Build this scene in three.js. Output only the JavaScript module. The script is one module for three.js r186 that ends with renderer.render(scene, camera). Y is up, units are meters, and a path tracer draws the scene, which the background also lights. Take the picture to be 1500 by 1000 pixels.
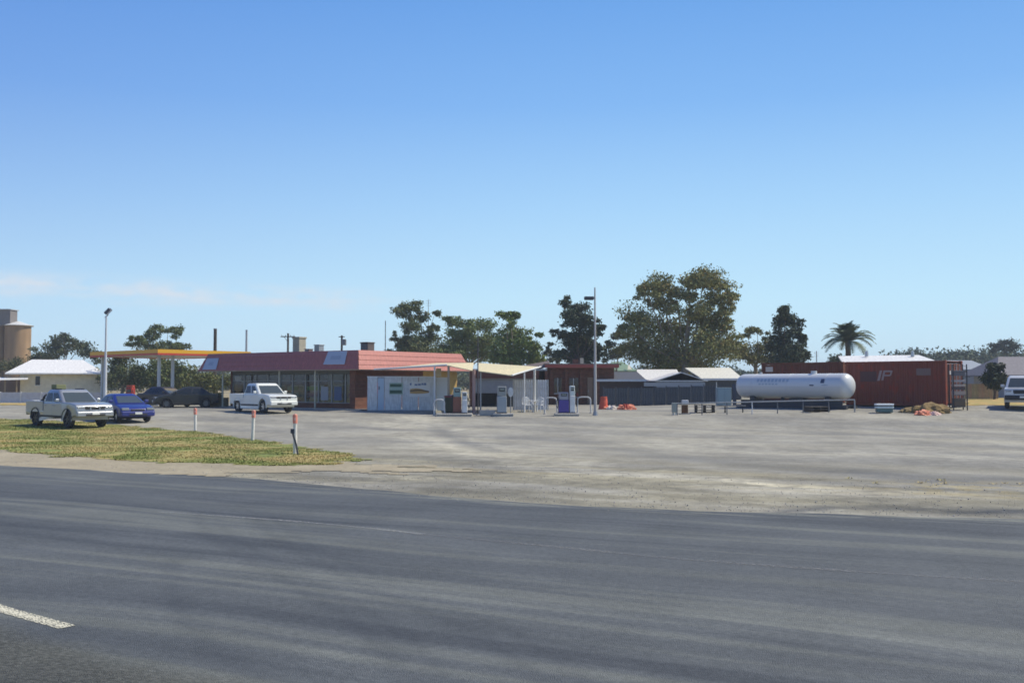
import * as THREE from 'three';
import { mergeGeometries, mergeVertices, toCreasedNormals } from 'three/addons/utils/BufferGeometryUtils.js';
import { RoundedBoxGeometry } from 'three/addons/geometries/RoundedBoxGeometry.js';
import { createNoise2D } from 'simplex-noise';

// ---------------------------------------------------------------- camera, sky, sun, exposure
const scene = new THREE.Scene();
const F = 1458, EYE = 2.2, PITCH = Math.atan(61 / F);
const camera = new THREE.PerspectiveCamera(2 * Math.atan(500 / F) * 180 / Math.PI, 1.5, 0.1, 6000);
camera.position.set(0, EYE, 0);
camera.rotation.x = PITCH;
camera.focus = 4; camera.userData.fStop = 9;   // a small camera focused near: everything beyond is slightly soft
const renderer = new THREE.WebGLRenderer({ antialias: true });
renderer.toneMapping = THREE.LinearToneMapping;
renderer.toneMappingExposure = 1.0;
renderer.shadowMap.enabled = true;

const mulberry = (a) => () => { a |= 0; a = (a + 0x6d2b79f5) | 0; let t = Math.imul(a ^ (a >>> 15), 1 | a); t = (t + Math.imul(t ^ (t >>> 7), 61 | t)) ^ t; return ((t ^ (t >>> 14)) >>> 0) / 4294967296; };
const rnd = mulberry(7);
const R = (a, b) => a + (b - a) * rnd();
const noiseA = createNoise2D(mulberry(11)), noiseB = createNoise2D(mulberry(12)), noiseC = createNoise2D(mulberry(13));
const fbm = (n, x, y, o = 4) => { let s = 0, a = 0.5; for (let i = 0; i < o; i++) { s += a * n(x, y); x *= 2.03; y *= 2.03; a *= 0.5; } return s; };
const clamp = (v, a = 0, b = 1) => Math.min(b, Math.max(a, v));
const smooth = (v, a, b) => { const t = clamp((v - a) / (b - a)); return t * t * (3 - 2 * t); };
const mix = (a, b, t) => a + (b - a) * t;
const lin = (c) => { c /= 255; return c <= 0.04045 ? c / 12.92 : ((c + 0.055) / 1.055) ** 2.4; };
const SUN = new THREE.Vector3(0.62, 0.76, -0.12).normalize();

{ // computed clear sky: deeper overhead and away from the sun, pale at the horizon, a few thin wisps of cloud low in the air
  const W = 2048, H = 1024, d = new Float32Array(W * H * 4);
  const stops = [[0, 205, 230, 247], [4.7, 190, 227, 252], [10, 163, 207, 249], [15.7, 129, 180, 241], [21, 109, 163, 232], [35, 75, 127, 205], [60, 46, 90, 170], [90, 38, 80, 158]].map(([e, ...c]) => [e, ...c.map(lin)]);
  const sunAz = Math.atan2(SUN.x, SUN.z);
  for (let j = 0; j < H; j++) {
    const el = ((j + 0.5) / H - 0.5) * 180;
    let k = 0; while (k < stops.length - 2 && stops[k + 1][0] < Math.max(el, 0)) k++;
    const a = stops[k], b = stops[k + 1], t = clamp((Math.max(el, 0) - a[0]) / (b[0] - a[0]));
    for (let i = 0; i < W; i++) {
      const phi = ((i + 0.5) / W - 0.5) * 2 * Math.PI, x = Math.cos(phi), z = Math.sin(phi);   // u = atan2(z, x)
      const az = Math.atan2(x, z), dAz = Math.cos(az - sunAz);
      const lift = 1.08 - 0.40 * smooth(-dAz, -0.4, 0.9) * (1 - 0.6 * smooth(el, 50, 88)) * smooth(el, -6, 14);
      let c = [0, 1, 2].map((q) => mix(a[q + 1], b[q + 1], t) * (q === 2 ? 1 + (lift - 1) * 0.5 : lift));
      if (el < 0) { const g = smooth(-el, 0, 3); c = c.map((v, q) => mix(v, [0.26, 0.25, 0.22][q], g)); }
      if (el > 2 && el < 9) { // thin wisps
        const deg = Math.atan2(x, -z) * 180 / Math.PI;
        const w = fbm(noiseA, deg * 0.16 + 3, el * 1.5, 5) * 0.9 + fbm(noiseB, deg * 0.6, el * 4, 3) * 0.5;
        const band = Math.exp(-(((el - 4.9 + 0.02 * (deg + 20)) / 0.55) ** 2));
        const where = smooth(deg, -52, -30) * (1 - smooth(deg, -13, -4));
        const v = clamp(band * where * (0.5 + w * 1.2)) * 0.95;
        c = c.map((q, n) => mix(q, [0.72, 0.78, 0.86][n], v));
      }
      d.set([c[0], c[1], c[2], 1], (j * W + i) * 4);
    }
  }
  const sky = new THREE.DataTexture(d, W, H, THREE.RGBAFormat, THREE.FloatType);
  sky.mapping = THREE.EquirectangularReflectionMapping; sky.magFilter = sky.minFilter = THREE.LinearFilter; sky.needsUpdate = true;
  scene.background = sky; scene.environment = sky;
}
const sun = new THREE.DirectionalLight(new THREE.Color(1, 0.93, 0.78), 5);
sun.position.copy(SUN).multiplyScalar(200).add(new THREE.Vector3(0, 0, -60));
sun.target.position.set(0, 0, -60); scene.add(sun, sun.target);
sun.castShadow = true; sun.shadow.mapSize.set(4096, 4096);
Object.assign(sun.shadow.camera, { left: -120, right: 120, top: 120, bottom: -120, near: 1, far: 500 });
scene.fog = new THREE.FogExp2(new THREE.Color(0.80, 0.87, 0.95), 0.0006);

// ---------------------------------------------------------------- places: the ground's height and points given by photograph pixel and distance
const groundY = (x, z) => { const D = -z; return 0.5 * smooth(D, 42, 66) + 0.45 * smooth(x, 6, 24) * smooth(D, 44, 58); };
const at = (px, py, D) => {
  const a = (px - 750) / F, b = (500 - py) / F, c = Math.cos(PITCH), s = Math.sin(PITCH), k = D / (c - b * s);
  return new THREE.Vector3(a * k, EYE + (b * c + s) * k, -D);
};
const spot = (px, D) => { const p = at(px, 561, D); p.y = groundY(p.x, p.z); return p; };   // standing on the ground
const metre = (D) => F / D;

// ---------------------------------------------------------------- helpers
const taken = new Map();
const numbered = (n) => { const k = taken.get(n) || 0; taken.set(n, k + 1); return k ? n + '_' + String(k).padStart(3, '0') : n; };
const meta = (o, label, category, group, kind) => { o.userData = { ...(label && { label }), ...(category && { category }), ...(group && { group }), ...(kind && { kind }) }; return o; };
function thing(name, label, category, pos, turn = 0, group) {
  const o = new THREE.Group(); o.name = numbered(name); scene.add(o);
  o.position.copy(pos.isVector3 ? pos : new THREE.Vector3(...pos)); o.rotation.y = turn;
  return meta(o, label, category, group);
}
function part(name, geo, mat, parent, label) {
  const g = Array.isArray(geo) ? join(geo) : geo;
  const m = new THREE.Mesh(g, mat); m.name = name; m.castShadow = m.receiveShadow = true; parent.add(m);
  if (label) m.userData.label = label;
  return m;
}
function structure(name, geo, mat) { const m = part(numbered(name), geo, mat, scene); m.userData = { kind: 'structure' }; return m; }
function stuff(name, m, label, category, parent = scene) { m.name = parent === scene ? numbered(name) : name; m.castShadow = m.receiveShadow = true; parent.add(m); m.userData = { kind: 'stuff', ...(label && { label }), ...(category && { category }) }; return m; }
const join = (list) => mergeGeometries(list.map((g) => { const q = g.index ? g.toNonIndexed() : g; for (const k of Object.keys(q.attributes)) if (!['position', 'normal', 'uv'].includes(k)) q.deleteAttribute(k); if (!q.attributes.uv) q.setAttribute('uv', new THREE.BufferAttribute(new Float32Array(q.attributes.position.count * 2), 2)); return q; }));
// uv in metres on any geometry, by the face's main direction
function metreUV(g, k = 1) {
  const q = g.index ? g.toNonIndexed() : g, p = q.attributes.position, n = q.attributes.normal, uv = new Float32Array(p.count * 2);
  for (let i = 0; i < p.count; i++) {
    const ax = Math.abs(n.getX(i)), ay = Math.abs(n.getY(i)), az = Math.abs(n.getZ(i));
    const [u, v] = ay > ax && ay > az ? [p.getX(i), p.getZ(i)] : ax > az ? [p.getZ(i), p.getY(i)] : [p.getX(i), p.getY(i)];
    uv[2 * i] = u * k; uv[2 * i + 1] = v * k;
  }
  q.setAttribute('uv', new THREE.BufferAttribute(uv, 2)); return q;
}
const box = (w, h, d, x = 0, y = 0, z = 0) => metreUV(new THREE.BoxGeometry(w, h, d).translate(x, y, z));          // centre
const slab = (x0, x1, y0, y1, z0, z1) => box(x1 - x0, y1 - y0, z1 - z0, (x0 + x1) / 2, (y0 + y1) / 2, (z0 + z1) / 2);
const rbox = (w, h, d, x = 0, y = 0, z = 0, r = 0.03) => metreUV(new RoundedBoxGeometry(w, h, d, 2, r).translate(x, y, z));
const cyl = (r0, r1, h, x = 0, y = 0, z = 0, n = 16) => new THREE.CylinderGeometry(r1, r0, h, n).translate(x, y + h / 2, z);   // from y upward
const V = (...a) => new THREE.Vector3(...a);
function bar(a, b, r0, r1 = r0, n = 8) {
  const d = b.clone().sub(a), g = new THREE.CylinderGeometry(r1, r0, d.length(), n).translate(0, d.length() / 2, 0);
  return g.applyQuaternion(new THREE.Quaternion().setFromUnitVectors(V(0, 1, 0), d.normalize())).translate(a.x, a.y, a.z);
}
const tube = (pts, r, seg = 16, n = 8) => new THREE.TubeGeometry(new THREE.CatmullRomCurve3(pts), seg, r, n);
function poly(tris) { // list of triangles or quads (arrays of Vector3), flat shaded
  const p = [];
  for (const f of tris) { p.push(f[0], f[1], f[2]); if (f.length > 3) p.push(f[0], f[2], f[3]); }
  const g = new THREE.BufferGeometry().setFromPoints(p); g.computeVertexNormals();
  return metreUV(g);
}
function solid(pts, t) { // a flat or bent sheet of quads given thickness t downward
  const lo = (p) => p.clone().add(V(0, -t, 0)), out = [];
  for (const q of pts) { out.push(q); out.push([...q].reverse().map(lo)); for (let i = 0; i < q.length; i++) { const a = q[i], b = q[(i + 1) % q.length]; out.push([a, lo(a), lo(b), b]); } }
  return poly(out);
}
function hip(w, d, h, ridge, y0 = 0, t = 0.12) { // hip roof centred, ridge along x
  const a = V(-w / 2, y0, d / 2), b = V(w / 2, y0, d / 2), c = V(w / 2, y0, -d / 2), e = V(-w / 2, y0, -d / 2), r0 = V(-ridge / 2, y0 + h, 0), r1 = V(ridge / 2, y0 + h, 0);
  return [[[a, b, r1, r0]], [[b, c, r1]], [[c, e, r0, r1]], [[e, a, r0]]].map((f) => solid(f, t));
}

// ---------------------------------------------------------------- textures and materials
function tex(w, h, f, { srgb = true, repeat } = {}) {
  const d = new Uint8Array(w * h * 4);
  for (let j = 0; j < h; j++) for (let i = 0; i < w; i++) { const c = f(i / w, j / h, i, j), k = (j * w + i) * 4; d[k] = clamp(c[0], 0, 255); d[k + 1] = clamp(c[1], 0, 255); d[k + 2] = clamp(c[2], 0, 255); d[k + 3] = 255; }
  const t = new THREE.DataTexture(d, w, h); t.wrapS = t.wrapT = THREE.RepeatWrapping; t.magFilter = THREE.LinearFilter; t.minFilter = THREE.LinearMipmapLinearFilter; t.generateMipmaps = true;
  if (srgb) t.colorSpace = THREE.SRGBColorSpace;
  if (repeat) t.repeat.set(repeat, repeat);
  t.needsUpdate = true; return t;
}
// tileable noise on a torus-like blend
const tileN = (n, u, v, k) => { const bl = (x, y) => n(x, y); const a = bl(u * k, v * k), b = bl((u - 1) * k, v * k), c = bl(u * k, (v - 1) * k), e = bl((u - 1) * k, (v - 1) * k); return mix(mix(a, b, u), mix(c, e, u), v); };
const wearTex = tex(256, 256, (u, v) => { const n = 0.5 * tileN(noiseA, u, v, 5) + 0.3 * tileN(noiseB, u, v, 14) + 0.2 * tileN(noiseC, u, v, 50); const g = 240 + n * 24; return [g, g, g]; }, { repeat: 0.35 });
const streakTex = tex(256, 256, (u, v) => { const n = 0.6 * tileN(noiseA, u, v * 0.15, 22) + 0.4 * tileN(noiseB, u, v, 9); const g = 237 + n * 32; return [g, g * 0.99, g * 0.97]; }, { repeat: 0.4 });
const rustTex = tex(512, 256, (u, v) => { const n = 0.55 * tileN(noiseB, u, v, 6) + 0.3 * tileN(noiseC, u, v * 0.3, 26) + 0.25 * tileN(noiseA, u, v, 60), s = smooth(n, 0.12, 0.5); return [mix(214, 255, s), mix(214, 186, s) + n * 26, mix(210, 150, s) + n * 20]; }, { repeat: 0.16 });
const grainTex = tex(512, 512, (u, v) => { const g = 128 + 120 * (0.6 * tileN(noiseA, u, v, 90) + 0.4 * tileN(noiseC, u, v, 180)); return [g, g, g]; }, { srgb: false });
const M = (r, g, b, rough = 0.7, o = {}) => new THREE.MeshStandardMaterial({ color: new THREE.Color(r, g, b), roughness: rough, side: THREE.DoubleSide, ...o });
const paint = (r, g, b, o = {}) => new THREE.MeshPhysicalMaterial({ color: new THREE.Color(r, g, b), roughness: 0.42, metalness: 0.0, clearcoat: 0.8, clearcoatRoughness: 0.08, side: THREE.DoubleSide, ...o });
const glassDark = new THREE.MeshPhysicalMaterial({ color: new THREE.Color(0.018, 0.022, 0.026), roughness: 0.06, side: THREE.DoubleSide });
const pane = new THREE.MeshPhysicalMaterial({ color: new THREE.Color(0.86, 0.92, 0.9), roughness: 0.02, transmission: 1, thickness: 0, ior: 1.5, side: THREE.DoubleSide });
const white = M(0.74, 0.74, 0.72, 0.55, { map: wearTex }), cream = M(0.70, 0.62, 0.42, 0.6, { map: wearTex }), greyMetal = M(0.36, 0.37, 0.38, 0.45, { metalness: 0.5, map: wearTex });
const galv = M(0.52, 0.54, 0.55, 0.4, { metalness: 0.6, map: wearTex }), black = M(0.02, 0.02, 0.022, 0.6), rubber = M(0.022, 0.022, 0.023, 0.85), rimMetal = M(0.5, 0.51, 0.52, 0.3, { metalness: 0.8 });
const concrete = M(0.42, 0.40, 0.36, 0.9, { map: wearTex, bumpMap: grainTex, bumpScale: 0.004 });
const darkWood = M(0.07, 0.055, 0.042, 0.9, { map: streakTex });
// ---------------------------------------------------------------- the setting: land, yard, road, verge
function sheet(x0, x1, z0, z1, nx, nz, lift, inside, uvOf) {
  const pos = [], uv = [], idx = [], id = new Map();
  const vert = (i, j) => { const k = i * 10007 + j; if (!id.has(k)) { const x = mix(x0, x1, i / nx), z = mix(z0, z1, j / nz); id.set(k, pos.length / 3); pos.push(x, groundY(x, z) + lift, z); uv.push(...uvOf(x, z)); } return id.get(k); };
  for (let i = 0; i < nx; i++) for (let j = 0; j < nz; j++) {
    if (inside && !inside(mix(x0, x1, (i + 0.5) / nx), mix(z0, z1, (j + 0.5) / nz))) continue;
    const a = vert(i, j), b = vert(i + 1, j), c = vert(i + 1, j + 1), d = vert(i, j + 1); idx.push(a, d, b, b, d, c);
  }
  const g = new THREE.BufferGeometry(); g.setAttribute('position', new THREE.Float32BufferAttribute(pos, 3)); g.setAttribute('uv', new THREE.Float32BufferAttribute(uv, 2)); g.setIndex(idx); g.computeVertexNormals();
  if (g.attributes.normal.getY(0) < 0) { idx.reverse(); g.setIndex(idx); g.computeVertexNormals(); }
  return g;
}
// road frame: s runs along the yard-side edge of the seal, t across it towards the viewer
const RO = [-14.1, -27.4], RE = [0.906, 0.423], RN = [-0.423, 0.906];
const roadST = (x, z) => { const a = x - RO[0], b = z - RO[1]; return [a * RE[0] + b * RE[1], a * RN[0] + b * RN[1]]; };
const roadXZ = (s, t) => [RO[0] + s * RE[0] + t * RN[0], RO[1] + s * RE[1] + t * RN[1]];
const edgeT = (s) => 2.0 * Math.exp(-(((s - 17.5) / 7.5) ** 2)) + 0.22 * fbm(noiseC, s * 0.35, 3, 4);

// dry land reaching the horizon
const landTex = tex(1024, 1024, (u, v) => { const n = 0.6 * tileN(noiseA, u, v, 8) + 0.4 * tileN(noiseB, u, v, 40), m = smooth(tileN(noiseC, u, v, 4), -0.3, 0.4); return [mix(172, 158, m) + n * 34, mix(158, 146, m) + n * 30, mix(120, 104, m) + n * 24]; });
{
  const mat = M(0.78, 0.76, 0.74, 1, { map: landTex });
  const far = sheet(-90, 110, -170, 40, 100, 105, -0.03, null, (x, z) => [x / 25, z / 25]);
  const ring = [], R0 = [[-90, -170], [110, -170], [110, 40], [-90, 40]], R1 = [[-4000, -4000], [4000, -4000], [4000, 4000], [-4000, 4000]];
  for (let i = 0; i < 4; i++) { const j = (i + 1) % 4, y0 = (p) => V(p[0], groundY(...p) - 0.03, p[1]); ring.push([y0(R0[i]), y0(R0[j]), V(R1[j][0], R1[j][1] < 0 ? 0.9 : 0, R1[j][1]), V(R1[i][0], R1[i][1] < 0 ? 0.9 : 0, R1[i][1])]); }
  structure('dry_land', [far, metreUV(poly(ring), 1 / 25)], mat);
}
// yard of pale compacted gravel with sandy wheel tracks
const LX0 = -46, LX1 = 62, LZ0 = -92, LZ1 = -12;
const pathPts = (list) => new THREE.CatmullRomCurve3(list.map(([x, y]) => { const D = EYE * F / (y - 561), p = at(x, y, D); return V(p.x, 0, p.z); })).getPoints(24).map((p) => [p.x, p.z]);
const boxed = (P, m) => ({ P, x0: Math.min(...P.map((p) => p[0])) - m, x1: Math.max(...P.map((p) => p[0])) + m, z0: Math.min(...P.map((p) => p[1])) - m, z1: Math.max(...P.map((p) => p[1])) + m });
const nearPath = ({ P, x0, x1, z0, z1 }, x, z) => { let m = 1e9; if (x < x0 || x > x1 || z < z0 || z > z1) return m; for (let i = 1; i < P.length; i++) { const [ax, az] = P[i - 1], [bx, bz] = P[i], dx = bx - ax, dz = bz - az, t = clamp(((x - ax) * dx + (z - az) * dz) / (dx * dx + dz * dz)), q = (x - ax - t * dx) ** 2 + (z - az - t * dz) ** 2; if (q < m) m = q; } return Math.sqrt(m); };
// wheel tracks worn into the yard: pale where fines are packed, darker where stone is exposed
const yardTracks = [[[[600, 617], [660, 632], [700, 655], [850, 680], [1050, 705], [1300, 722]], 1.5, 16], [[[560, 622], [650, 650], [800, 690], [1000, 722], [1250, 742]], 0.8, 12], [[[640, 628], [690, 652], [720, 662]], 0.5, -34], [[[1080, 700], [1130, 708], [1200, 714]], 0.4, 34], [[[900, 650], [1100, 655], [1400, 668]], 1.6, 12], [[[820, 640], [1100, 680], [1500, 690]], 0.9, -16], [[[1250, 690], [1350, 700], [1600, 705]], 0.9, -26], [[[300, 690], [500, 705], [640, 700]], 0.5, 20], [[[1150, 748], [1300, 741], [1400, 748], [1600, 752]], 0.4, -44]].map(([l, w, a]) => [boxed(pathPts(l), 2.5 * w + 0.5), w, a]);
const lotTex = tex(2048, 2048, (u, v) => {
  const x = mix(LX0, LX1, u), z = mix(LZ0, LZ1, v), D = -z, [s, t] = roadST(x, z);
  if (t > 5) return [120, 115, 105];
  const wx = x + 1.6 * fbm(noiseA, x * 0.08, z * 0.08, 3), wz = z + 1.6 * fbm(noiseB, x * 0.08, z * 0.08, 3);
  const along = fbm(noiseA, (wx * 0.86 + wz * 0.5) * 0.06, (wx * -0.5 + wz * 0.86) * 0.2, 3);
  const blotch = fbm(noiseB, x * 0.24 + 7, z * 0.17, 5), fine = fbm(noiseC, x * 1.3, z * 1.3, 3), grit = noiseB(x * 13, z * 13) * 0.5 + noiseA(x * 7, z * 7) * 0.5;
  let r = 157, g = 153, b = 139;
  const n0 = along * 26; r += n0 * 1.1; g += n0; b += n0 * 0.7;
  if (D < 60) for (const [P, w, a] of yardTracks) { const d = nearPath(P, x + 0.5 * fine, z + 0.9 * blotch); if (d < 2.5 * w) { const q = Math.exp(-((d / w) ** 2)) * (0.7 + 0.7 * fine + 0.6 * blotch) * a * 1.3; r += q; g += q * 0.93; b += q * 0.72; } }
  // loose brown grit and pale sand thrown off the seal beside the road
  const gritty = smooth(t, -13, -3) * smooth(fbm(noiseC, s * 0.10, t * 0.35, 4) + 0.25, -0.2, 0.6); r -= 20 * gritty; g -= 21 * gritty; b -= 26 * gritty;
  const pale = smooth(t, -7, -4) * (1 - smooth(t, -3, -1)) * smooth(fbm(noiseB, s * 0.1 + 5, t * 0.5, 4), 0.0, 0.45); r += 22 * pale; g += 18 * pale; b += 8 * pale;
  const wp = Math.exp(-(((x - 9.6) / 1.8) ** 2) - (((D - 21) / 1.5) ** 2)) * smooth(fbm(noiseC, x, z, 3), -0.2, 0.3); r += 22 * wp; g += 14 * wp; b -= 8 * wp;
  const n = blotch * 18 + fine * 16 + grit * 17;
  return [r + n, g + n, b + n * 0.95];
});
lotTex.wrapS = lotTex.wrapT = THREE.MirroredRepeatWrapping;
const lotMat = M(0.80, 0.80, 0.80, 0.96, { map: lotTex, bumpMap: (() => { const t = grainTex.clone(); t.repeat.set(60, 45); t.needsUpdate = true; return t; })(), bumpScale: 0.012 });
structure('gravel_yard', sheet(LX0, LX1, LZ0, LZ1, 108, 80, 0.0, (x, z) => roadST(x, z)[1] < 4, (x, z) => [(x - LX0) / (LX1 - LX0), (z - LZ0) / (LZ1 - LZ0)]), lotMat);

const roadTracks = [[[[310, 752], [350, 795], [455, 850], [590, 930], [700, 1040]], 0.1, -16], [[[400, 758], [455, 800], [585, 860], [760, 930], [910, 1040]], 0.1, -14], [[[560, 775], [760, 815], [1100, 880], [1500, 990]], 0.3, 10], [[[285, 752], [320, 795], [420, 850], [540, 930], [640, 1040]], 0.13, -20], [[[370, 758], [420, 800], [540, 860], [700, 930], [840, 1040]], 0.13, -18], [[[250, 820], [258, 880], [300, 940], [420, 1020]], 0.12, -16], [[[200, 770], [420, 830], [620, 870], [900, 905], [1500, 950]], 0.4, 14], [[[330, 740], [520, 790], [760, 830], [1100, 850], [1500, 862]], 0.35, -12], [[[100, 920], [260, 950], [420, 990], [520, 1040]], 0.3, -10], [[[480, 960], [560, 990], [640, 1030]], 0.3, 22], [[[0, 800], [300, 820], [520, 860], [700, 890]], 0.3, 10]].map(([l, w, a]) => [boxed(pathPts(l), 2.5 * w + 0.5), w, a]);
// sealed road with worn wheel tracks
const TS0 = -16, TS1 = 44, TT0 = 0, TT1 = 26;
const roadTex = tex(2048, 2048, (u, v) => {
  const s = mix(TS0, TS1, u), t = mix(TT0, TT1, v), [x, z] = roadXZ(s, t);
  const ws = t + 0.5 * fbm(noiseA, s * 0.05, t * 0.1, 3);
  const bands = fbm(noiseB, s * 0.025, ws * 0.55, 4), fineBand = fbm(noiseA, s * 0.06 + 9, ws * 2.2, 3), speck = noiseC(x * 16, z * 16) * 0.5 + noiseA(x * 31, z * 31) * 0.5, blot = fbm(noiseC, x * 0.35, z * 0.35, 4);
  let r = 90, g = 94, b = 95;
  const dust = smooth(bands + fineBand * 0.35, 0.0, 0.5), dk = smooth(-bands - fineBand * 0.4, 0.05, 0.5);
  r += 22 * dust; g += 21 * dust; b += 14 * dust; r -= 16 * dk; g -= 16 * dk; b -= 14 * dk;
  // rubber laid by vehicles turning off towards the lower right
  for (const [c0, k, w, a] of [[6.6, 0.010, 0.26, 8], [8.0, 0.010, 0.26, 8]]) {
    const tc = c0 + k * Math.max(0, s - 4) ** 2 + 0.15 * noiseA(s * 0.2, c0), q = Math.exp(-(((t - tc) / w) ** 2)) * smooth(s, 2, 8) * (1 - smooth(s, 20, 30)) * (0.6 + 0.4 * noiseB(s * 0.8, t * 3)); r -= a * q; g -= a * q; b -= a * q * 0.9;
  }
  for (const [P, w, a] of roadTracks) { const d = nearPath(P, x + 0.05 * blot, z + 0.06 * fineBand); if (d < 3 * w) { const q = Math.exp(-((d / w) ** 2)) * (0.75 + 0.6 * fineBand + 0.4 * speck) * a * 0.5; r += q; g += q; b += q * 0.9; } }
  // dust blown on at the yard edge
  const ed = (1 - smooth(t - edgeT(s), 0.1, 1.1)) * smooth(fbm(noiseB, s * 0.5, t * 2.5, 3), -0.25, 0.35); r += 34 * ed; g += 31 * ed; b += 20 * ed;
  // coarse old chip seal at the lower left
  const coarse = smooth(t - 12.5 - 0.17 * (s - 17) + 0.35 * blot, -0.1, 0.5) * (1 - smooth(s + blot, 19.6, 21.2)); r = mix(r, 84 + blot * 14, coarse * 0.85); g = mix(g, 84 + blot * 14, coarse * 0.85); b = mix(b, 74 + blot * 12, coarse * 0.85);
  const n = blot * 8 + speck * (15 + 18 * coarse) + noiseB(x * 5, z * 5) * 4;
  return [r + n, g + n, b + n];
});
roadTex.wrapS = roadTex.wrapT = THREE.MirroredRepeatWrapping;
{
  const pos = [], uv = [], idx = [], NS = 420, NT = 12;
  for (let i = 0; i <= NS; i++) for (let j = 0; j <= NT; j++) {
    const s = mix(-120, 160, i / NS), e = edgeT(s), t = mix(e, 26, (j / NT) ** 1.3), [x, z] = roadXZ(s, t);
    pos.push(x, groundY(x, z) + (j ? 0.022 : 0.002), z); uv.push((s - TS0) / (TS1 - TS0), (t - TT0) / (TT1 - TT0));
    if (i && j) { const a = (i - 1) * (NT + 1) + j - 1, b = a + 1, c = a + NT + 1, d = c + 1; idx.push(a, b, c, b, d, c); }
  }
  const g = new THREE.BufferGeometry(); g.setAttribute('position', new THREE.Float32BufferAttribute(pos, 3)); g.setAttribute('uv', new THREE.Float32BufferAttribute(uv, 2)); g.setIndex(idx); g.computeVertexNormals();
  const bump = grainTex.clone(); bump.repeat.set(40, 17); bump.needsUpdate = true;
  structure('sealed_road', g, M(0.80, 0.80, 0.80, 0.82, { map: roadTex, bumpMap: bump, bumpScale: 0.015 }));
  // markings: worn paint with the stones showing through (the print's own alpha is wear, not shade)
  const wornPaint = tex(512, 64, (u, v) => { const n = 0.5 * tileN(noiseA, u, v, 60) + 0.5 * tileN(noiseB, u * 4, v, 12), m = smooth(n + 0.75 - 1.2 * Math.abs(v - 0.5), 0.05, 0.45); return [m * 255, m * 255, m * 255]; }, { srgb: false });
  const faintPaint = tex(512, 64, (u, v) => { const n = 0.5 * tileN(noiseA, u, v, 60) + 0.5 * tileN(noiseB, u * 3, v, 10), m = smooth(n + 0.3 - 0.7 * Math.abs(v - 0.5), 0.1, 0.6) * 0.8; return [m * 255, m * 255, m * 255]; }, { srgb: false });
  const stripe = (pts, w, alpha, col) => {
    const q = [], uvs = [], ix = []; let len = 0;
    for (let i = 0; i < pts.length; i++) {
      const a = pts[Math.max(0, i - 1)], b = pts[Math.min(pts.length - 1, i + 1)], dx = b[0] - a[0], dz = b[1] - a[1], l = Math.hypot(dx, dz), nx = -dz / l, nz = dx / l;
      if (i) len += Math.hypot(pts[i][0] - pts[i - 1][0], pts[i][1] - pts[i - 1][1]);
      for (const k of [-0.5, 0.5]) { q.push(pts[i][0] + nx * w * k, groundY(...pts[i]) + 0.027, pts[i][1] + nz * w * k); uvs.push(len / 3, k + 0.5); }
      if (i) { const n = 2 * i; ix.push(n - 2, n - 1, n, n - 1, n + 1, n); }
    }
    const s = new THREE.BufferGeometry(); s.setAttribute('position', new THREE.Float32BufferAttribute(q, 3)); s.setAttribute('uv', new THREE.Float32BufferAttribute(uvs, 2)); s.setIndex(ix); s.computeVertexNormals();
    structure('road_marking', s, M(...col, 0.75, { alphaMap: alpha, transparent: true }));
  };
  const pix = (list) => { const c = new THREE.CatmullRomCurve3(list.map(([x, y]) => { const p = at(x, y, EYE * F / (y - 561)); return V(p.x, 0, p.z); })); return c.getPoints(40).map((p) => [p.x, p.z]); };
  stripe(pix([[-80, 862], [0, 891], [98, 918]]), 0.16, wornPaint, [0.66, 0.62, 0.46]);
  stripe(pix([[230, 750], [333, 757], [430, 764], [530, 773], [620, 783]]), 0.12, faintPaint, [0.4, 0.4, 0.37]);
  stripe(pix([[620, 783], [800, 800], [1000, 819], [1300, 840], [1600, 858]]), 0.16, faintPaint, [0.22, 0.22, 0.21]);
}
// grass verge and its sandy margin
const grassPoly = [[-46, -62], [-28.5, -54.5], [-22, -51.5], [-14, -44.5], [-9.8, -38.6], [-7, -34.1], [-5.2, -31], [-4.3, -28.6], [-4.9, -27.2], [-6.3, -26.6], [-10.3, -27.6], [-13, -29.6], [-16.7, -32.6], [-46, -46]];
const inPoly = (x, z, P) => { let r = false; for (let i = 0, j = P.length - 1; i < P.length; j = i++) { const [xi, zi] = P[i], [xj, zj] = P[j]; if (zi > z !== zj > z && x < (xj - xi) * (z - zi) / (zj - zi) + xi) r = !r; } return r; };
const polyDist = (x, z, P) => { let m = 1e9; for (let i = 0, j = P.length - 1; i < P.length; j = i++) { const [ax, az] = P[j], [bx, bz] = P[i], dx = bx - ax, dz = bz - az, t = clamp(((x - ax) * dx + (z - az) * dz) / (dx * dx + dz * dz)); m = Math.min(m, Math.hypot(x - ax - t * dx, z - az - t * dz)); } return m * (inPoly(x, z, P) ? 1 : -1); };
const raggedIn = (x, z, k = 0.7) => polyDist(x, z, grassPoly) + k * fbm(noiseA, x * 0.5, z * 0.5, 4);
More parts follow.
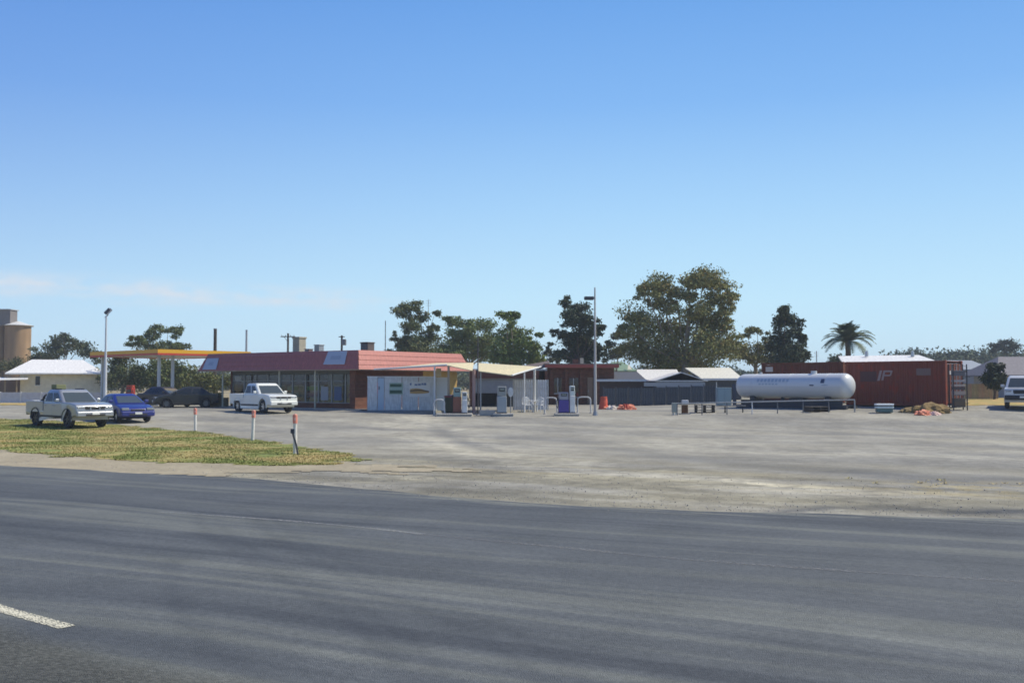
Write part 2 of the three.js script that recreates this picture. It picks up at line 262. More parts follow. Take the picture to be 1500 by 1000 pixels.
{
  const sandTex = tex(1024, 1024, (u, v) => { const x = u * 20, z = v * 20, n = 0.4 * tileN(noiseA, u, v, 10) + 0.35 * tileN(noiseB, u, v, 60) + 0.35 * tileN(noiseC, u, v, 220); return [172 + n * 44, 160 + n * 42, 132 + n * 36]; });
  const mat = M(0.8, 0.8, 0.8, 1, { map: sandTex });
  structure('sandy_shoulder', sheet(-46, 6, -50, -12, 208, 152, 0.012, (x, z) => { const [s, t] = roadST(x, z), e = edgeT(s); return t > -4.2 + 1.3 * fbm(noiseB, s * 0.4, 8, 3) && t < e + 1 && s < 8 + 4 * fbm(noiseA, t * 0.7, s * 0.2, 3) - 1.2 * t && raggedIn(x, z) < 0.8; }, (x, z) => [x / 20, z / 20]), mat);
  const turfTex = tex(1024, 1024, (u, v) => { const p = smooth(1.5 * tileN(noiseA, u, v, 6) + 0.4 * tileN(noiseB, u, v, 22), -0.35, 0.45), n = 0.5 * tileN(noiseC, u, v, 60) + 0.5 * tileN(noiseA, u, v, 190); return [mix(196, 148, p) + n * 34, mix(178, 158, p) + n * 32, mix(106, 74, p) + n * 22]; });
  structure('verge_turf', sheet(-46, -3, -63, -24, 172, 156, 0.02, (x, z) => raggedIn(x, z) > 0, (x, z) => [x / 22, z / 22]), M(0.62, 0.62, 0.62, 1, { map: turfTex }));
  // grass blades in clumps: green, straw and drying
  const blade = (() => { const p = []; for (let k = 0; k < 7; k++) { const a = k / 7 * 6.283 + R(-0.4, 0.4), w = 0.012, h = R(0.05, 0.11), l = R(0.02, 0.08), c = Math.cos(a), s = Math.sin(a), ox = R(-0.05, 0.05), oz = R(-0.05, 0.05); p.push(V(ox - s * w, 0, oz + c * w), V(ox + s * w, 0, oz - c * w), V(ox + c * l, h, oz + s * l)); } const g = new THREE.BufferGeometry().setFromPoints(p); g.computeVertexNormals(); return g; })();
  const pts = [];
  for (let i = 0; i < 150000 && pts.length < 30000; i++) { const D = 25 + 35 * rnd() ** 1.4, x = R(-34, -3.5), z = -D; if (x < -0.56 * D || raggedIn(x, z, 0.9) < 0.1) continue; if (fbm(noiseB, x * 0.35, z * 0.35, 3) < R(-0.45, 0.25)) continue; pts.push([x, z]); }
  for (let i = 0; i < 12; i++) { const x = 9.8 + R(-2.4, 2.4) * rnd(), z = -22 + R(-1.6, 1.6) * rnd(); pts.push([x, z]); }
  const inst = new THREE.InstancedMesh(blade, M(1, 1, 1, 0.95), pts.length), m = new THREE.Matrix4(), q = new THREE.Quaternion(), col = new THREE.Color();
  pts.forEach(([x, z], i) => {
    const k = R(0.7, 1.5), dry = clamp(0.42 + 1.4 * fbm(noiseA, x * 0.2 + 4, z * 0.34, 3) + R(-0.25, 0.25) + (x > 0 ? 0.5 : 0));
    m.compose(V(x, groundY(x, z) + 0.012, z), q.setFromAxisAngle(V(0, 1, 0), R(0, 6.28)), V(k * 1.1, k * R(0.2, 0.55), k * 1.1)); inst.setMatrixAt(i, m);
    inst.setColorAt(i, col.setRGB(mix(0.18, 0.47, dry), mix(0.22, 0.37, dry), mix(0.055, 0.16, dry)));
  });
  stuff('verge_grass', inst, 'short green and straw coloured grass on the roadside verge', 'grass');
  // loose stones along the road edge and over the yard
  const stone = new THREE.IcosahedronGeometry(1, 0), sp = [];
  for (let i = 0; i < 7000; i++) {
    const s = R(-8, 34), t = edgeT(s) - 0.15 + (rnd() ** 2) * -7 + (rnd() < 0.12 ? R(0, 1.4) : 0), [x, z] = roadXZ(s, t);
    if (raggedIn(x, z) > 0.1) continue; sp.push([x, z, 0.005 + 0.009 * rnd() ** 3]);
  }
  for (let i = 0; i < 0; i++) { const D = 20 + 30 * rnd(), x = R(-0.35, 0.56) * D, z = -D; if (raggedIn(x, z) > 0.1 || roadST(x, z)[1] > 0) continue; sp.push([x, z, 0.006 + 0.02 * rnd() ** 3]); }
  const si = new THREE.InstancedMesh(stone, M(1, 1, 1, 0.95), sp.length);
  sp.forEach(([x, z, r], i) => { m.compose(V(x, groundY(x, z) + r * 0.2 + 0.01, z), q.setFromEuler(new THREE.Euler(R(0, 6), R(0, 6), R(0, 6))), V(r * R(0.8, 1.6), r * 0.7, r)); si.setMatrixAt(i, m); const v = R(0.28, 0.42); si.setColorAt(i, col.setRGB(v, v * R(0.9, 0.98), v * R(0.74, 0.92))); });
  stuff('loose_stones', si, 'loose gravel stones scattered along the road edge and yard', 'gravel');
}

// dry grass beyond the yard at both sides
{
  const dryTex = tex(512, 512, (u, v) => { const n = 0.5 * tileN(noiseA, u, v, 9) + 0.5 * tileN(noiseC, u, v, 70), p = smooth(tileN(noiseB, u, v, 6), -0.2, 0.5); return [mix(206, 160, p) + n * 36, mix(170, 156, p) + n * 32, mix(98, 82, p) + n * 24]; });
  const mat = M(0.72, 0.72, 0.72, 1, { map: dryTex });
  structure('dry_grass', sheet(25, 52, -84, -58.5, 54, 52, 0.02, (x, z) => fbm(noiseA, x * 0.4, z * 0.4, 3) + Math.min(x - 26.5, -z - 60) * 0.5 > 0 && x > 0.462 * -z - 0.4, (x, z) => [x / 9, z / 9]), mat);
  structure('dry_grass', sheet(-50, -28, -84.5, -72, 44, 26, 0.02, (x, z) => fbm(noiseA, x * 0.4, z * 0.4, 3) + Math.min(-z - 76, 1) * 0.5 > 0, (x, z) => [x / 9, z / 9]), mat);
}
// ---------------------------------------------------------------- trees
const leafMat = M(1, 1, 1, 0.9, { vertexColors: true });
const barkPale = M(0.34, 0.29, 0.23, 0.95, { map: streakTex }), barkDark = M(0.12, 0.09, 0.07, 0.95, { map: streakTex });
function leafCloud(clumps, size, tone, seed) { // clumps: {c, r:[rx,ry,rz], n}
  const rr = mulberry(seed), g2 = () => (rr() + rr() + rr() - 1.5) * 1.15, total = clumps.reduce((a, c) => a + c.n, 0), pos = new Float32Array(total * 9), col = new Float32Array(total * 9);
  let k = 0; const d = V(0, 0, 0), u = V(0, 0, 0), w = V(0, 0, 0);
  for (const c of clumps) {
    const puffs = Math.max(4, Math.round(c.n / 90)), pf = [];
    for (let i = 0; i < puffs; i++) { d.set(g2(), g2(), g2()).normalize().multiplyScalar(0.3 + 0.75 * rr()); pf.push([d.x * c.r[0], d.y * c.r[1], d.z * c.r[2], 0.24 + 0.26 * rr(), rr()]); }
    for (let i = 0; i < c.n; i++) {
      const p = pf[(rr() * puffs) | 0], sx = p[3] * Math.min(c.r[0], c.r[1] * 1.8), x = c.c.x + p[0] + g2() * sx, y = c.c.y + p[1] + g2() * sx * 0.6, z = c.c.z + p[2] + g2() * sx;
      u.set(g2(), g2() - 0.5, g2()).normalize(); w.set(g2(), g2(), g2()).cross(u).normalize(); const L = size * (0.6 + 0.9 * rr()), B = L * 0.36;
      pos.set([x - w.x * B, y - w.y * B, z - w.z * B, x + w.x * B, y + w.y * B, z + w.z * B, x + u.x * L, y + u.y * L, z + u.z * L], k * 9);
      const v = (0.75 + 0.5 * rr()) * (0.85 + 0.3 * p[4]), warm = rr() < 0.12 ? 1.35 : 1;
      for (let q = 0; q < 3; q++) col.set([tone[0] * v * warm, tone[1] * v, tone[2] * v], k * 9 + q * 3);
      k++;
    }
  }
  const g = new THREE.BufferGeometry(); g.setAttribute('position', new THREE.BufferAttribute(pos, 3)); g.setAttribute('color', new THREE.BufferAttribute(col, 3)); g.computeVertexNormals(); return g;
}
let treeSeed = 100;
// clumps are listed as they show: [px, py, rx, ry] with the tree's distance giving real metres; each clump is a volume at its own depth
function tree(name, label, D, basePx, list, { size = 0.2, tone = [0.07, 0.085, 0.035], dens = 1, bark = barkPale, group, spread = 1, trunk = 0.22 } = {}) {
  const base = spot(basePx, D), t = thing(name, label, 'tree', base, 0, group), k = D / F; treeSeed++;
  const rr = mulberry(treeSeed * 31), clumps = list.map(([px, py, rx, ry], i) => {
    const dz = (rr() - 0.5) * 2 * spread * Math.min(2.2, 0.05 * (Math.max(...list.map((l) => l[0])) - Math.min(...list.map((l) => l[0]))) * 0.5), p = at(px, py, D + dz).sub(base), r = [rx * k * 1.2, ry * k * 1.15, Math.max(rx, ry * 0.8) * k * 1.1];
    return { c: p, r, n: Math.round(dens * 26 * (r[0] * r[1] + r[0] * r[2] + r[1] * r[2]) / (size * size) * 0.34) + 120 };
  });
  const low = Math.min(...clumps.map((c) => c.c.y - c.r[1])), top = Math.max(...clumps.map((c) => c.c.y)), fork = V((rr() - 0.5) * 0.4, Math.max(1.2, Math.min(low + 0.6, top * 0.42)), 0), limbs = [];
  part('trunk', [tube([V(0, -0.2, 0), V((rr() - 0.5) * 0.2, fork.y * 0.5, 0.05), fork], trunk, 8, 8)], bark, t);
  for (const c of clumps) if (c.c.y > fork.y + 0.3) { const mid = fork.clone().lerp(c.c, 0.55).add(V((rr() - 0.5) * 0.5, -0.1 * (c.c.y - fork.y), (rr() - 0.5) * 0.5)); limbs.push(bar(fork.clone().add(V(0, -0.1, 0)), mid, trunk * 0.42, trunk * 0.26, 6), bar(mid, c.c.clone().add(V(0, c.r[1] * 0.3, 0)), trunk * 0.26, trunk * 0.06, 5)); }
  if (limbs.length) part('limbs', limbs, bark, t);
  part('crown', leafCloud(clumps, size, tone, treeSeed * 17), leafMat, t);
  return t;
}
const gumTone = [0.215, 0.215, 0.07], darkTone = [0.055, 0.075, 0.035], midTone = [0.15, 0.19, 0.055], greyTone = [0.11, 0.13, 0.07];
tree('gum_tree', 'tallest broad gum tree with open olive crown behind the white sheds', 92, 1003, [[1031, 408, 26, 16], [1052, 418, 20, 14], [1010, 415, 14, 12], [967, 418, 26, 15], [945, 428, 14, 12], [1064, 446, 16, 26], [977, 445, 16, 11], [937, 467, 26, 20], [920, 480, 14, 14], [1010, 459, 28, 12], [1040, 470, 24, 14], [957, 506, 40, 26], [925, 515, 20, 16], [985, 482, 24, 14], [1040, 506, 36, 26], [1072, 505, 16, 22], [995, 528, 50, 14], [1066, 480, 14, 14], [1012, 434, 15, 9], [990, 427, 12, 8], [1044, 438, 14, 10], [958, 440, 12, 9]], { size: 0.2, tone: gumTone, dens: 1.2, trunk: 0.36 });
tree('gum_tree', 'gum tree with dark rounded top behind the pink shop roof', 105, 604, [[593, 453, 15, 12], [612, 460, 12, 17], [604, 477, 14, 13], [578, 494, 6, 11], [589, 503, 12, 9], [625, 498, 16, 13], [634, 482, 8, 11], [638, 458, 6, 5], [605, 500, 16, 12], [588, 512, 16, 8], [615, 512, 20, 9]], { tone: [0.115, 0.135, 0.05], trunk: 0.22, dens: 1.4 });
tree('gum_tree', 'flat topped gum tree between two others behind the shop roof', 112, 690, [[660, 470, 13, 7], [682, 475, 15, 7], [710, 477, 15, 9], [666, 494, 17, 13], [690, 504, 22, 12], [710, 498, 14, 13], [682, 487, 14, 9], [650, 510, 16, 12], [725, 508, 14, 12], [670, 514, 24, 10], [700, 518, 24, 10]], { tone: midTone, trunk: 0.22, dens: 1.4 });
tree('gum_tree', 'bushy bright green tree with small tuft on top behind the cream awning', 98, 752, [[742, 460, 12, 6], [758, 464, 11, 5], [748, 474, 9, 7], [744, 490, 20, 13], [766, 502, 20, 17], [736, 513, 17, 14], [782, 512, 11, 13], [788, 493, 6, 8], [755, 522, 28, 10], [735, 526, 20, 9], [780, 526, 18, 9]], { tone: [0.15, 0.20, 0.05], trunk: 0.22, dens: 1.4 });
tree('she_oak', 'dark upright tree directly behind the tall thin lamp pole', 95, 848, [[832, 445, 11, 9], [850, 457, 14, 12], [842, 467, 18, 13], [861, 475, 15, 18], [880, 482, 7, 13], [832, 492, 13, 15], [818, 486, 8, 8], [848, 505, 22, 18], [871, 508, 14, 15], [819, 519, 10, 8], [848, 524, 30, 10]], { tone: darkTone, bark: barkDark, dens: 1.8 });
tree('sapling', 'small thin grey green tree between brick shop and gum tree', 104, 902, [[902, 492, 8, 6], [893, 503, 8, 6], [907, 514, 12, 9], [896, 522, 12, 8]], { tone: greyTone, trunk: 0.12 });
tree('sapling', 'small pale sapling left of the dark upright tree', 102, 806, [[806, 505, 5, 6], [803, 516, 8, 6], [811, 524, 9, 6]], { tone: greyTone, trunk: 0.1 });
tree('gum_tree', 'low olive tree with flat crown between gum and dark conifer', 101, 1108, [[1109, 482, 16, 5], [1094, 488, 8, 5], [1128, 494, 9, 8], [1104, 517, 24, 12], [1122, 526, 20, 8], [1090, 514, 14, 14]], { tone: gumTone, trunk: 0.2 });
tree('she_oak', 'dark conical tree behind the gas tank and rear container', 94, 1153, [[1151, 458, 11, 7], [1142, 471, 13, 10], [1161, 471, 11, 12], [1151, 490, 18, 13], [1174, 493, 9, 15], [1136, 510, 17, 12], [1163, 513, 20, 16], [1178, 518, 7, 12], [1150, 525, 26, 10]], { tone: darkTone, bark: barkDark, dens: 1.8 });
tree('gum_tree', 'dark trees rising behind the white roofed house', 128, 90, [[92, 492, 10, 7], [66, 516, 18, 13], [86, 508, 17, 12], [118, 510, 18, 13], [132, 522, 14, 12], [52, 522, 11, 9], [104, 500, 9, 7]], { size: 0.26, tone: [0.065, 0.085, 0.04], bark: barkDark });
tree('umbrella_tree', 'flat topped umbrella tree showing above the yellow canopy', 116, 238, [[246, 482, 20, 6], [226, 487, 14, 5], [213, 496, 20, 6], [262, 489, 9, 5], [225, 507, 26, 7], [252, 509, 22, 7], [196, 503, 10, 5]], { tone: [0.10, 0.13, 0.04] });
const hedge = 'dense trees behind the canopy';
tree('dense_tree', 'dense dark tree behind pole beside the white roofed house', 102, 178, [[165, 545, 18, 20], [186, 548, 20, 22], [176, 532, 16, 12], [205, 555, 14, 16]], { tone: [0.085, 0.105, 0.035], group: hedge, trunk: 0.18 });
tree('dense_tree', 'dense green tree behind the pair of canopy columns', 100, 243, [[222, 552, 20, 20], [246, 550, 24, 24], [235, 535, 18, 12], [262, 558, 16, 16]], { tone: [0.095, 0.12, 0.035], group: hedge, trunk: 0.18 });
tree('dense_tree', 'dense olive tree behind left end of the red roof', 98, 296, [[284, 556, 22, 17], [308, 560, 20, 15], [272, 548, 14, 14], [330, 560, 12, 12]], { tone: [0.115, 0.13, 0.035], group: hedge, trunk: 0.18 });
tree('dense_tree', 'low bushy tree at foot of the tall silo', 120, 22, [[8, 536, 14, 9], [28, 535, 14, 10], [42, 540, 10, 8]], { tone: [0.09, 0.1, 0.04], trunk: 0.18 });
tree('shrub_tree', 'round dark bush beside the grey roofed house', 76, 1456, [[1456, 545, 14, 14], [1449, 554, 11, 10], [1465, 556, 10, 10], [1456, 562, 14, 8]], { dens: 1.6, tone: [0.035, 0.05, 0.025], bark: barkDark, trunk: 0.1 });
tree('shrub_tree', 'low rounded tree behind the white roof near the palm', 110, 1225, [[1226, 524, 10, 7], [1238, 528, 12, 6], [1216, 530, 8, 5]], { tone: greyTone, trunk: 0.12 });
tree('shrub_tree', 'distant tree standing above the woodland at right edge', 190, 1472, [[1470, 502, 13, 6], [1480, 509, 14, 8], [1460, 511, 10, 7]], { size: 0.3, tone: [0.045, 0.06, 0.035], bark: barkDark });
// far woodland on the horizon: one mass
{
  const rr = mulberry(991), cl = [];
  for (let i = 0; i < 300; i++) {
    const px = -120 + 1760 * i / 299 + rr() * 8, D = 215 + rr() * 60, tall = smooth(px, 1240, 1330), k = D / F, h = mix(4.4, 8.4, tall) * (0.85 + 0.28 * rr()), p = at(px, 561, D), gy = groundY(p.x, p.z);
    cl.push({ c: V(p.x, gy + h * 0.55, p.z), r: [mix(4, 6.5, rr()), h * 0.46, 3.5], n: Math.round(620 * h / 4) });
  }
  stuff('far_woodland', new THREE.Mesh(leafCloud(cl, 0.62, [0.085, 0.11, 0.05], 4242), leafMat), 'belt of distant trees along the horizon', 'woodland');
}
// palm
{
  const D = 100, base = spot(1243, D), t = thing('palm_tree', 'palm with arching feathery fronds behind the white container roof', 'palm', base), rr = mulberry(55), top = at(1245, 501, D).y - base.y;
  part('trunk', [tube([V(0, -0.2, 0), V(0.08, top * 0.5, 0), V(0, top + 0.15, 0)], 0.26, 10, 10)], barkDark, t);
  for (let i = 0; i < 38; i++) {
    const a = i * 2.4 + (rr() - 0.5) * 0.9, el = mix(1.5, 0.15, (i / 37) ** 1.15) + (rr() - 0.5) * 0.4, len = mix(2.5, 3.1, rr()), n = 16, p = [], ctr = [];
    for (let j = 0; j <= n; j++) { const q = j / n, out = len * (q * Math.cos(el) + 0.25 * q * q * Math.sin(el)), up = len * (q * Math.sin(el) - (0.26 + 0.3 * Math.cos(el)) * q * q * q * 1.1); ctr.push(V(Math.cos(a) * out, top + up, Math.sin(a) * out)); }
    const sd = V(-Math.sin(a), 0, Math.cos(a));
    for (let j = 1; j < n; j++) for (const s of [-1, 1]) for (const f of [0, 0.5]) {
      const c = ctr[j].clone().lerp(ctr[j + 1], f), nx = ctr[Math.min(n, j + 1)].clone().sub(ctr[j - 1]).normalize(), l = 0.85 * Math.sin(Math.PI * (0.12 + 0.84 * (j + f) / n)) + 0.1, tip = c.clone().add(sd.clone().multiplyScalar(s * l * 0.75)).add(nx.clone().multiplyScalar(l * 0.6)).add(V(0, -0.25 * l + 0.1 * rr(), 0));
      p.push(c.clone().add(nx.clone().multiplyScalar(-0.06)), c.clone().add(nx.clone().multiplyScalar(0.06)), tip);
    }
    const g = new THREE.BufferGeometry().setFromPoints(p); g.computeVertexNormals(); g.setAttribute('uv', new THREE.Float32BufferAttribute(new Float32Array(p.length * 2), 2));
    part('frond', [g, tube(ctr, 0.022, 8, 4)], M(0.10, 0.135, 0.065, 0.7), t);
  }
}

// ---------------------------------------------------------------- vehicles (x forward, base on the ground)
function ringLoft(rings) {
  const pos = [], idx = [], n = 24;
  for (const { y, x0, x1, hw, r } of rings) for (let k = 0; k < 4; k++) for (let j = 0; j < 6; j++) {
    const a = (k + j / 5) * Math.PI / 2, cx = [x1 - r, x0 + r, x0 + r, x1 - r][k], cz = [hw - r, hw - r, -hw + r, -hw + r][k]; pos.push(cx + Math.cos(a) * r, y, cz + Math.sin(a) * r);
  }
  for (let i = 0; i < rings.length - 1; i++) for (let j = 0; j < n; j++) { const a = i * n + j, b = i * n + (j + 1) % n; idx.push(a, a + n, b, b, a + n, b + n); }
  const last = rings.length - 1, c = pos.length / 3; pos.push((rings[last].x0 + rings[last].x1) / 2, rings[last].y + 0.01, 0); for (let j = 0; j < n; j++) idx.push(last * n + j, c, last * n + (j + 1) % n);
  const g = new THREE.BufferGeometry(); g.setAttribute('position', new THREE.Float32BufferAttribute(pos, 3)); g.setIndex(idx); g.computeVertexNormals(); return toCreasedNormals(g, 0.6);
}
const tyreGeo = (() => { const pr = [[0.62, -0.5], [0.86, -0.5], [0.97, -0.36], [1, -0.2], [1, 0.2], [0.97, 0.36], [0.86, 0.5], [0.62, 0.5], [0.6, 0], [0.62, -0.5]].map(([r, y]) => new THREE.Vector2(r, y)); return new THREE.LatheGeometry(pr, 28).rotateX(Math.PI / 2); })();
const rimGeo = (() => { const l = [new THREE.CylinderGeometry(0.62, 0.62, 0.72, 24, 1, true).rotateX(Math.PI / 2), new THREE.CylinderGeometry(0.16, 0.18, 0.2, 12).rotateX(Math.PI / 2).translate(0, 0, 0.3)]; for (let i = 0; i < 6; i++) l.push(new THREE.BoxGeometry(0.52, 0.15, 0.12).translate(0.36, 0, 0.32).rotateZ(i * Math.PI / 3)); l.push(new THREE.CylinderGeometry(0.6, 0.6, 0.04, 20).rotateX(Math.PI / 2).translate(0, 0, -0.1)); return join(l); })();
const lampMat = new THREE.MeshPhysicalMaterial({ color: new THREE.Color(0.3, 0.32, 0.34), roughness: 0.1, metalness: 0.4, clearcoat: 1, side: THREE.DoubleSide }), redLamp = M(0.3, 0.015, 0.012, 0.2), amber = M(0.6, 0.2, 0.02, 0.25), plateMat = M(0.72, 0.72, 0.66, 0.5);
const glassScreen = new THREE.MeshPhysicalMaterial({ color: new THREE.Color(0.06, 0.075, 0.08), roughness: 0.05, side: THREE.DoubleSide });
function vehicle(name, label, category, pos, turn, o, group) {
  const t = thing(name, label, category, pos, turn, group), { W, profile, xf, xr, rw, ra, yb = 0.34, cab, coat } = o, hW = W / 2, b = 0.07;
  const s = new THREE.Shape(); s.moveTo(...profile[0]); for (const p of profile.slice(1)) p.length === 2 ? s.lineTo(...p) : s.quadraticCurveTo(...p);
  for (const x of [xf, xr]) { s.lineTo(x + ra, yb); s.absarc(x, rw + 0.02, ra, -0.15, Math.PI + 0.15, false); s.lineTo(x - ra, yb); }
  s.closePath();
  const body = new THREE.ExtrudeGeometry(s, { depth: W - 2 * b, bevelEnabled: true, bevelSize: b, bevelThickness: b, bevelOffset: -b, bevelSegments: 3, curveSegments: 12 }).translate(0, 0, -hW + b);
  part('body', toCreasedNormals(body, 0.5), coat, t);
  part('underbody', [slab(xr - ra * 0.6, xf + ra * 0.6, yb - 0.08, yb + 0.25, -hW + 0.2, hW - 0.2), slab(xr - ra, xr + ra, yb, rw + ra + 0.08, -hW + 0.24, hW - 0.24), slab(xf - ra, xf + ra, yb, rw + ra + 0.08, -hW + 0.24, hW - 0.24)], black, t);
  // cabin and glass
  const [A, B, C] = cab.map(([y, x0, x1, hw]) => ({ y, x0, x1, hw, r: 0.13 }));
  part('cabin', ringLoft([{ ...A, y: A.y - 0.12 }, A, B, { ...B, y: mix(B.y, C.y, 0.6), x0: mix(B.x0, C.x0, 0.45), x1: mix(B.x1, C.x1, 0.45), hw: mix(B.hw, C.hw, 0.45) }, C]), coat, t);
  const L = (v, k) => mix(A[k], B[k], v);
  const win = (nm, pts, f, off) => part(nm, (() => { const q = pts.map(([u, v]) => f(u, v)), n = q[1].clone().sub(q[0]).cross(q[2].clone().sub(q[0])).normalize(); if (n.dot(off) < 0) n.negate(); const p = q.map((v) => v.clone().addScaledVector(n, 0.012)), lo = q.map((v) => v.clone().addScaledVector(n, -0.02)); const fs = [p]; for (let i = 0; i < p.length; i++) { const j = (i + 1) % p.length; fs.push([p[i], lo[i], lo[j], p[j]]); } const out = []; for (const F0 of fs) for (let i = 1; i < F0.length - 1; i++) out.push([F0[0], F0[i], F0[i + 1]]); return poly(out); })(), glassDark, t);
  for (const sd of [1, -1]) for (const [u0, u1] of o.windows) win('side_window', [[u0, 0.08], [u1, 0.08], [u1 - (u1 - u0) * 0.06, 0.93], [u0 + (u1 - u0) * 0.06, 0.93]], (u, v) => V(mix(L(v, 'x0') + 0.06, L(v, 'x1') - 0.06, u), L(v, 'y'), sd * L(v, 'hw')), V(0, 0, sd));
  win('windscreen', [[-0.88, 0.05], [0.88, 0.05], [0.86, 0.95], [-0.86, 0.95]], (u, v) => V(L(v, 'x1'), L(v, 'y'), u * (L(v, 'hw') - 0.03)), V(1, 0.5, 0)).material = glassScreen;
  win('rear_window', [[-0.84, 0.15], [0.84, 0.15], [0.82, 0.9], [-0.82, 0.9]], (u, v) => V(L(v, 'x0'), L(v, 'y'), u * (L(v, 'hw') - 0.03)), V(-1, 0.3, 0));
  // doors stand a few millimetres proud with open shut lines
  for (const sd of [1, -1]) for (const [x0, x1, y0] of o.doors) { const d = part('door', rbox(x1 - x0, A.y - 0.06 - y0, 0.03, (x0 + x1) / 2, (A.y - 0.06 + y0) / 2, sd * (hW - 0.008), 0.012), coat, t); part('handle', rbox(0.17, 0.035, 0.04, x0 + 0.16, A.y - 0.15, sd * (hW + 0.02), 0.012), o.handleMat || coat, d); }
  for (const sd of [1, -1]) { const m = part('mirror', rbox(0.11, 0.16, 0.2, cab[0][2] - 0.32, A.y + 0.1, sd * (A.hw + 0.14), 0.04), o.mirrorMat || coat, t); part('mirror_glass', box(0.01, 0.12, 0.15, cab[0][2] - 0.38, A.y + 0.1, sd * (A.hw + 0.14)), lampMat, m); }
  for (const x of [xf, xr]) for (const sd of [1, -1]) { const w = part('wheel', tyreGeo, rubber, t); w.scale.set(rw, rw, 0.24); w.position.set(x, rw - 0.005, sd * (hW - 0.13)); if (sd < 0) w.rotation.y = Math.PI; part('rim', rimGeo, o.rim || rimMetal, w); }
  for (const sd of [1, -1]) { part('sill_trim', rbox(xf - xr - 2 * ra, 0.1, 0.06, (xf + xr) / 2, yb + 0.02, sd * (hW - 0.015), 0.02), black, t); for (const x of [xf, xr]) part('arch_lip', new THREE.TorusGeometry(ra + 0.005, 0.032, 6, 18, Math.PI).translate(x, rw + 0.02, sd * (hW - 0.012)), o.flare || coat, t); }
  const fx = o.front, n = o.nose;   // front face x, nose dims
  part('grille', [rbox(0.06, n.gh, n.gw, fx - 0.005, n.gy, 0, 0.02)], black, t);
  if (n.bars) for (let i = 0; i < n.bars; i++) part('grille_bar', rbox(0.05, n.gh + 0.02, 0.07, fx + 0.02, n.gy, (i - (n.bars - 1) / 2) * n.gw / (n.bars + 0.2), 0.02), o.barMat || lampMat, t);
  for (const sd of [1, -1]) { part('headlight', rbox(0.16, n.lh, n.lw, fx - 0.06, n.ly, sd * (hW - n.lw / 2 - 0.05), 0.04), lampMat, t); part('tail_light', rbox(0.06, 0.26, 0.14, o.rear + 0.012, n.gy + 0.05, sd * (hW - 0.1), 0.02), redLamp, t); part('indicator', rbox(0.08, 0.06, 0.16, fx + 0.012, n.by + 0.02, sd * (hW - 0.24), 0.02), amber, t); }
  const bp = part('bumper', rbox(0.2, 0.26, W - 0.04, fx + 0.005, n.by, 0, 0.06), o.bumper || coat, t); part('air_intake', rbox(0.05, 0.1, W * 0.52, fx + 0.095, n.by - 0.035, 0, 0.02), black, bp); part('number_plate', rbox(0.02, 0.11, 0.36, fx + 0.125, n.by + 0.03, 0, 0.006), plateMat, bp);
  part('rear_bumper', rbox(0.16, 0.2, W - 0.1, o.rear, n.by, 0, 0.05), o.bumper || coat, t);
  return t;
}
function addTray(t, o, x0, x1, yF, yT, coat) {
  const hW = o.W / 2;
  part('tray_floor', slab(x0 + 0.05, x1 - 0.05, yF, yF + 0.03, -hW + 0.12, hW - 0.12), black, t);
  for (const s of [1, -1]) part('tray_side', rbox(x1 - x0, yT - yF + 0.1, 0.09, (x0 + x1) / 2, (yT + yF) / 2 - 0.05, s * (hW - 0.052), 0.03), coat, t);
  part('tailgate', rbox(0.07, yT - yF + 0.1, o.W - 0.2, x0 + 0.035, (yT + yF) / 2 - 0.05, 0, 0.02), coat, t);
  part('headboard', rbox(0.07, yT - yF + 0.05, o.W - 0.2, x1 - 0.03, (yT + yF) / 2 - 0.03, 0, 0.02), coat, t);
}
const silver = paint(0.30, 0.32, 0.345, { metalness: 0.4, roughness: 0.36 }), whitePaint = paint(0.70, 0.71, 0.65), bluePaint = paint(0.01, 0.02, 0.17, { clearcoat: 0.5 }), nightPaint = paint(0.006, 0.008, 0.016, { clearcoat: 0.35 }), charcoalPaint = paint(0.008, 0.011, 0.011, { clearcoat: 0.35 });
const utility = (coat, lift) => ({ W: 1.84, coat, yb: 0.42 + lift, rw: 0.385 + lift * 0.4, ra: 0.46, xf: 1.62, xr: -1.55, front: 2.5, rear: -2.58,
  profile: [[-2.55, 0.55 + lift], [-2.56, 0.82], [-0.72, 0.82], [-0.72, 1.08 + lift], [1.1, 1.12 + lift], [1.9, 1.12 + lift, 2.34, 1.03 + lift], [2.52, 0.98 + lift, 2.53, 0.8], [2.5, 0.5 + lift]],
  cab: [[1.1 + lift, -0.8, 1.2, 0.88], [1.62 + lift * 0.6, -0.68, 0.58, 0.75], [1.74 + lift * 0.6, -0.58, 0.44, 0.66]], windows: [[0.07, 0.46], [0.52, 0.9]], doors: [[-0.66, 0.18, 0.52], [0.2, 1.1, 0.52]],
  nose: { gy: 0.86 + lift * 0.6, gh: 0.21, gw: 0.98, ly: 0.87 + lift * 0.6, lh: 0.2, lw: 0.4, by: 0.56 + lift, bars: 2 } });
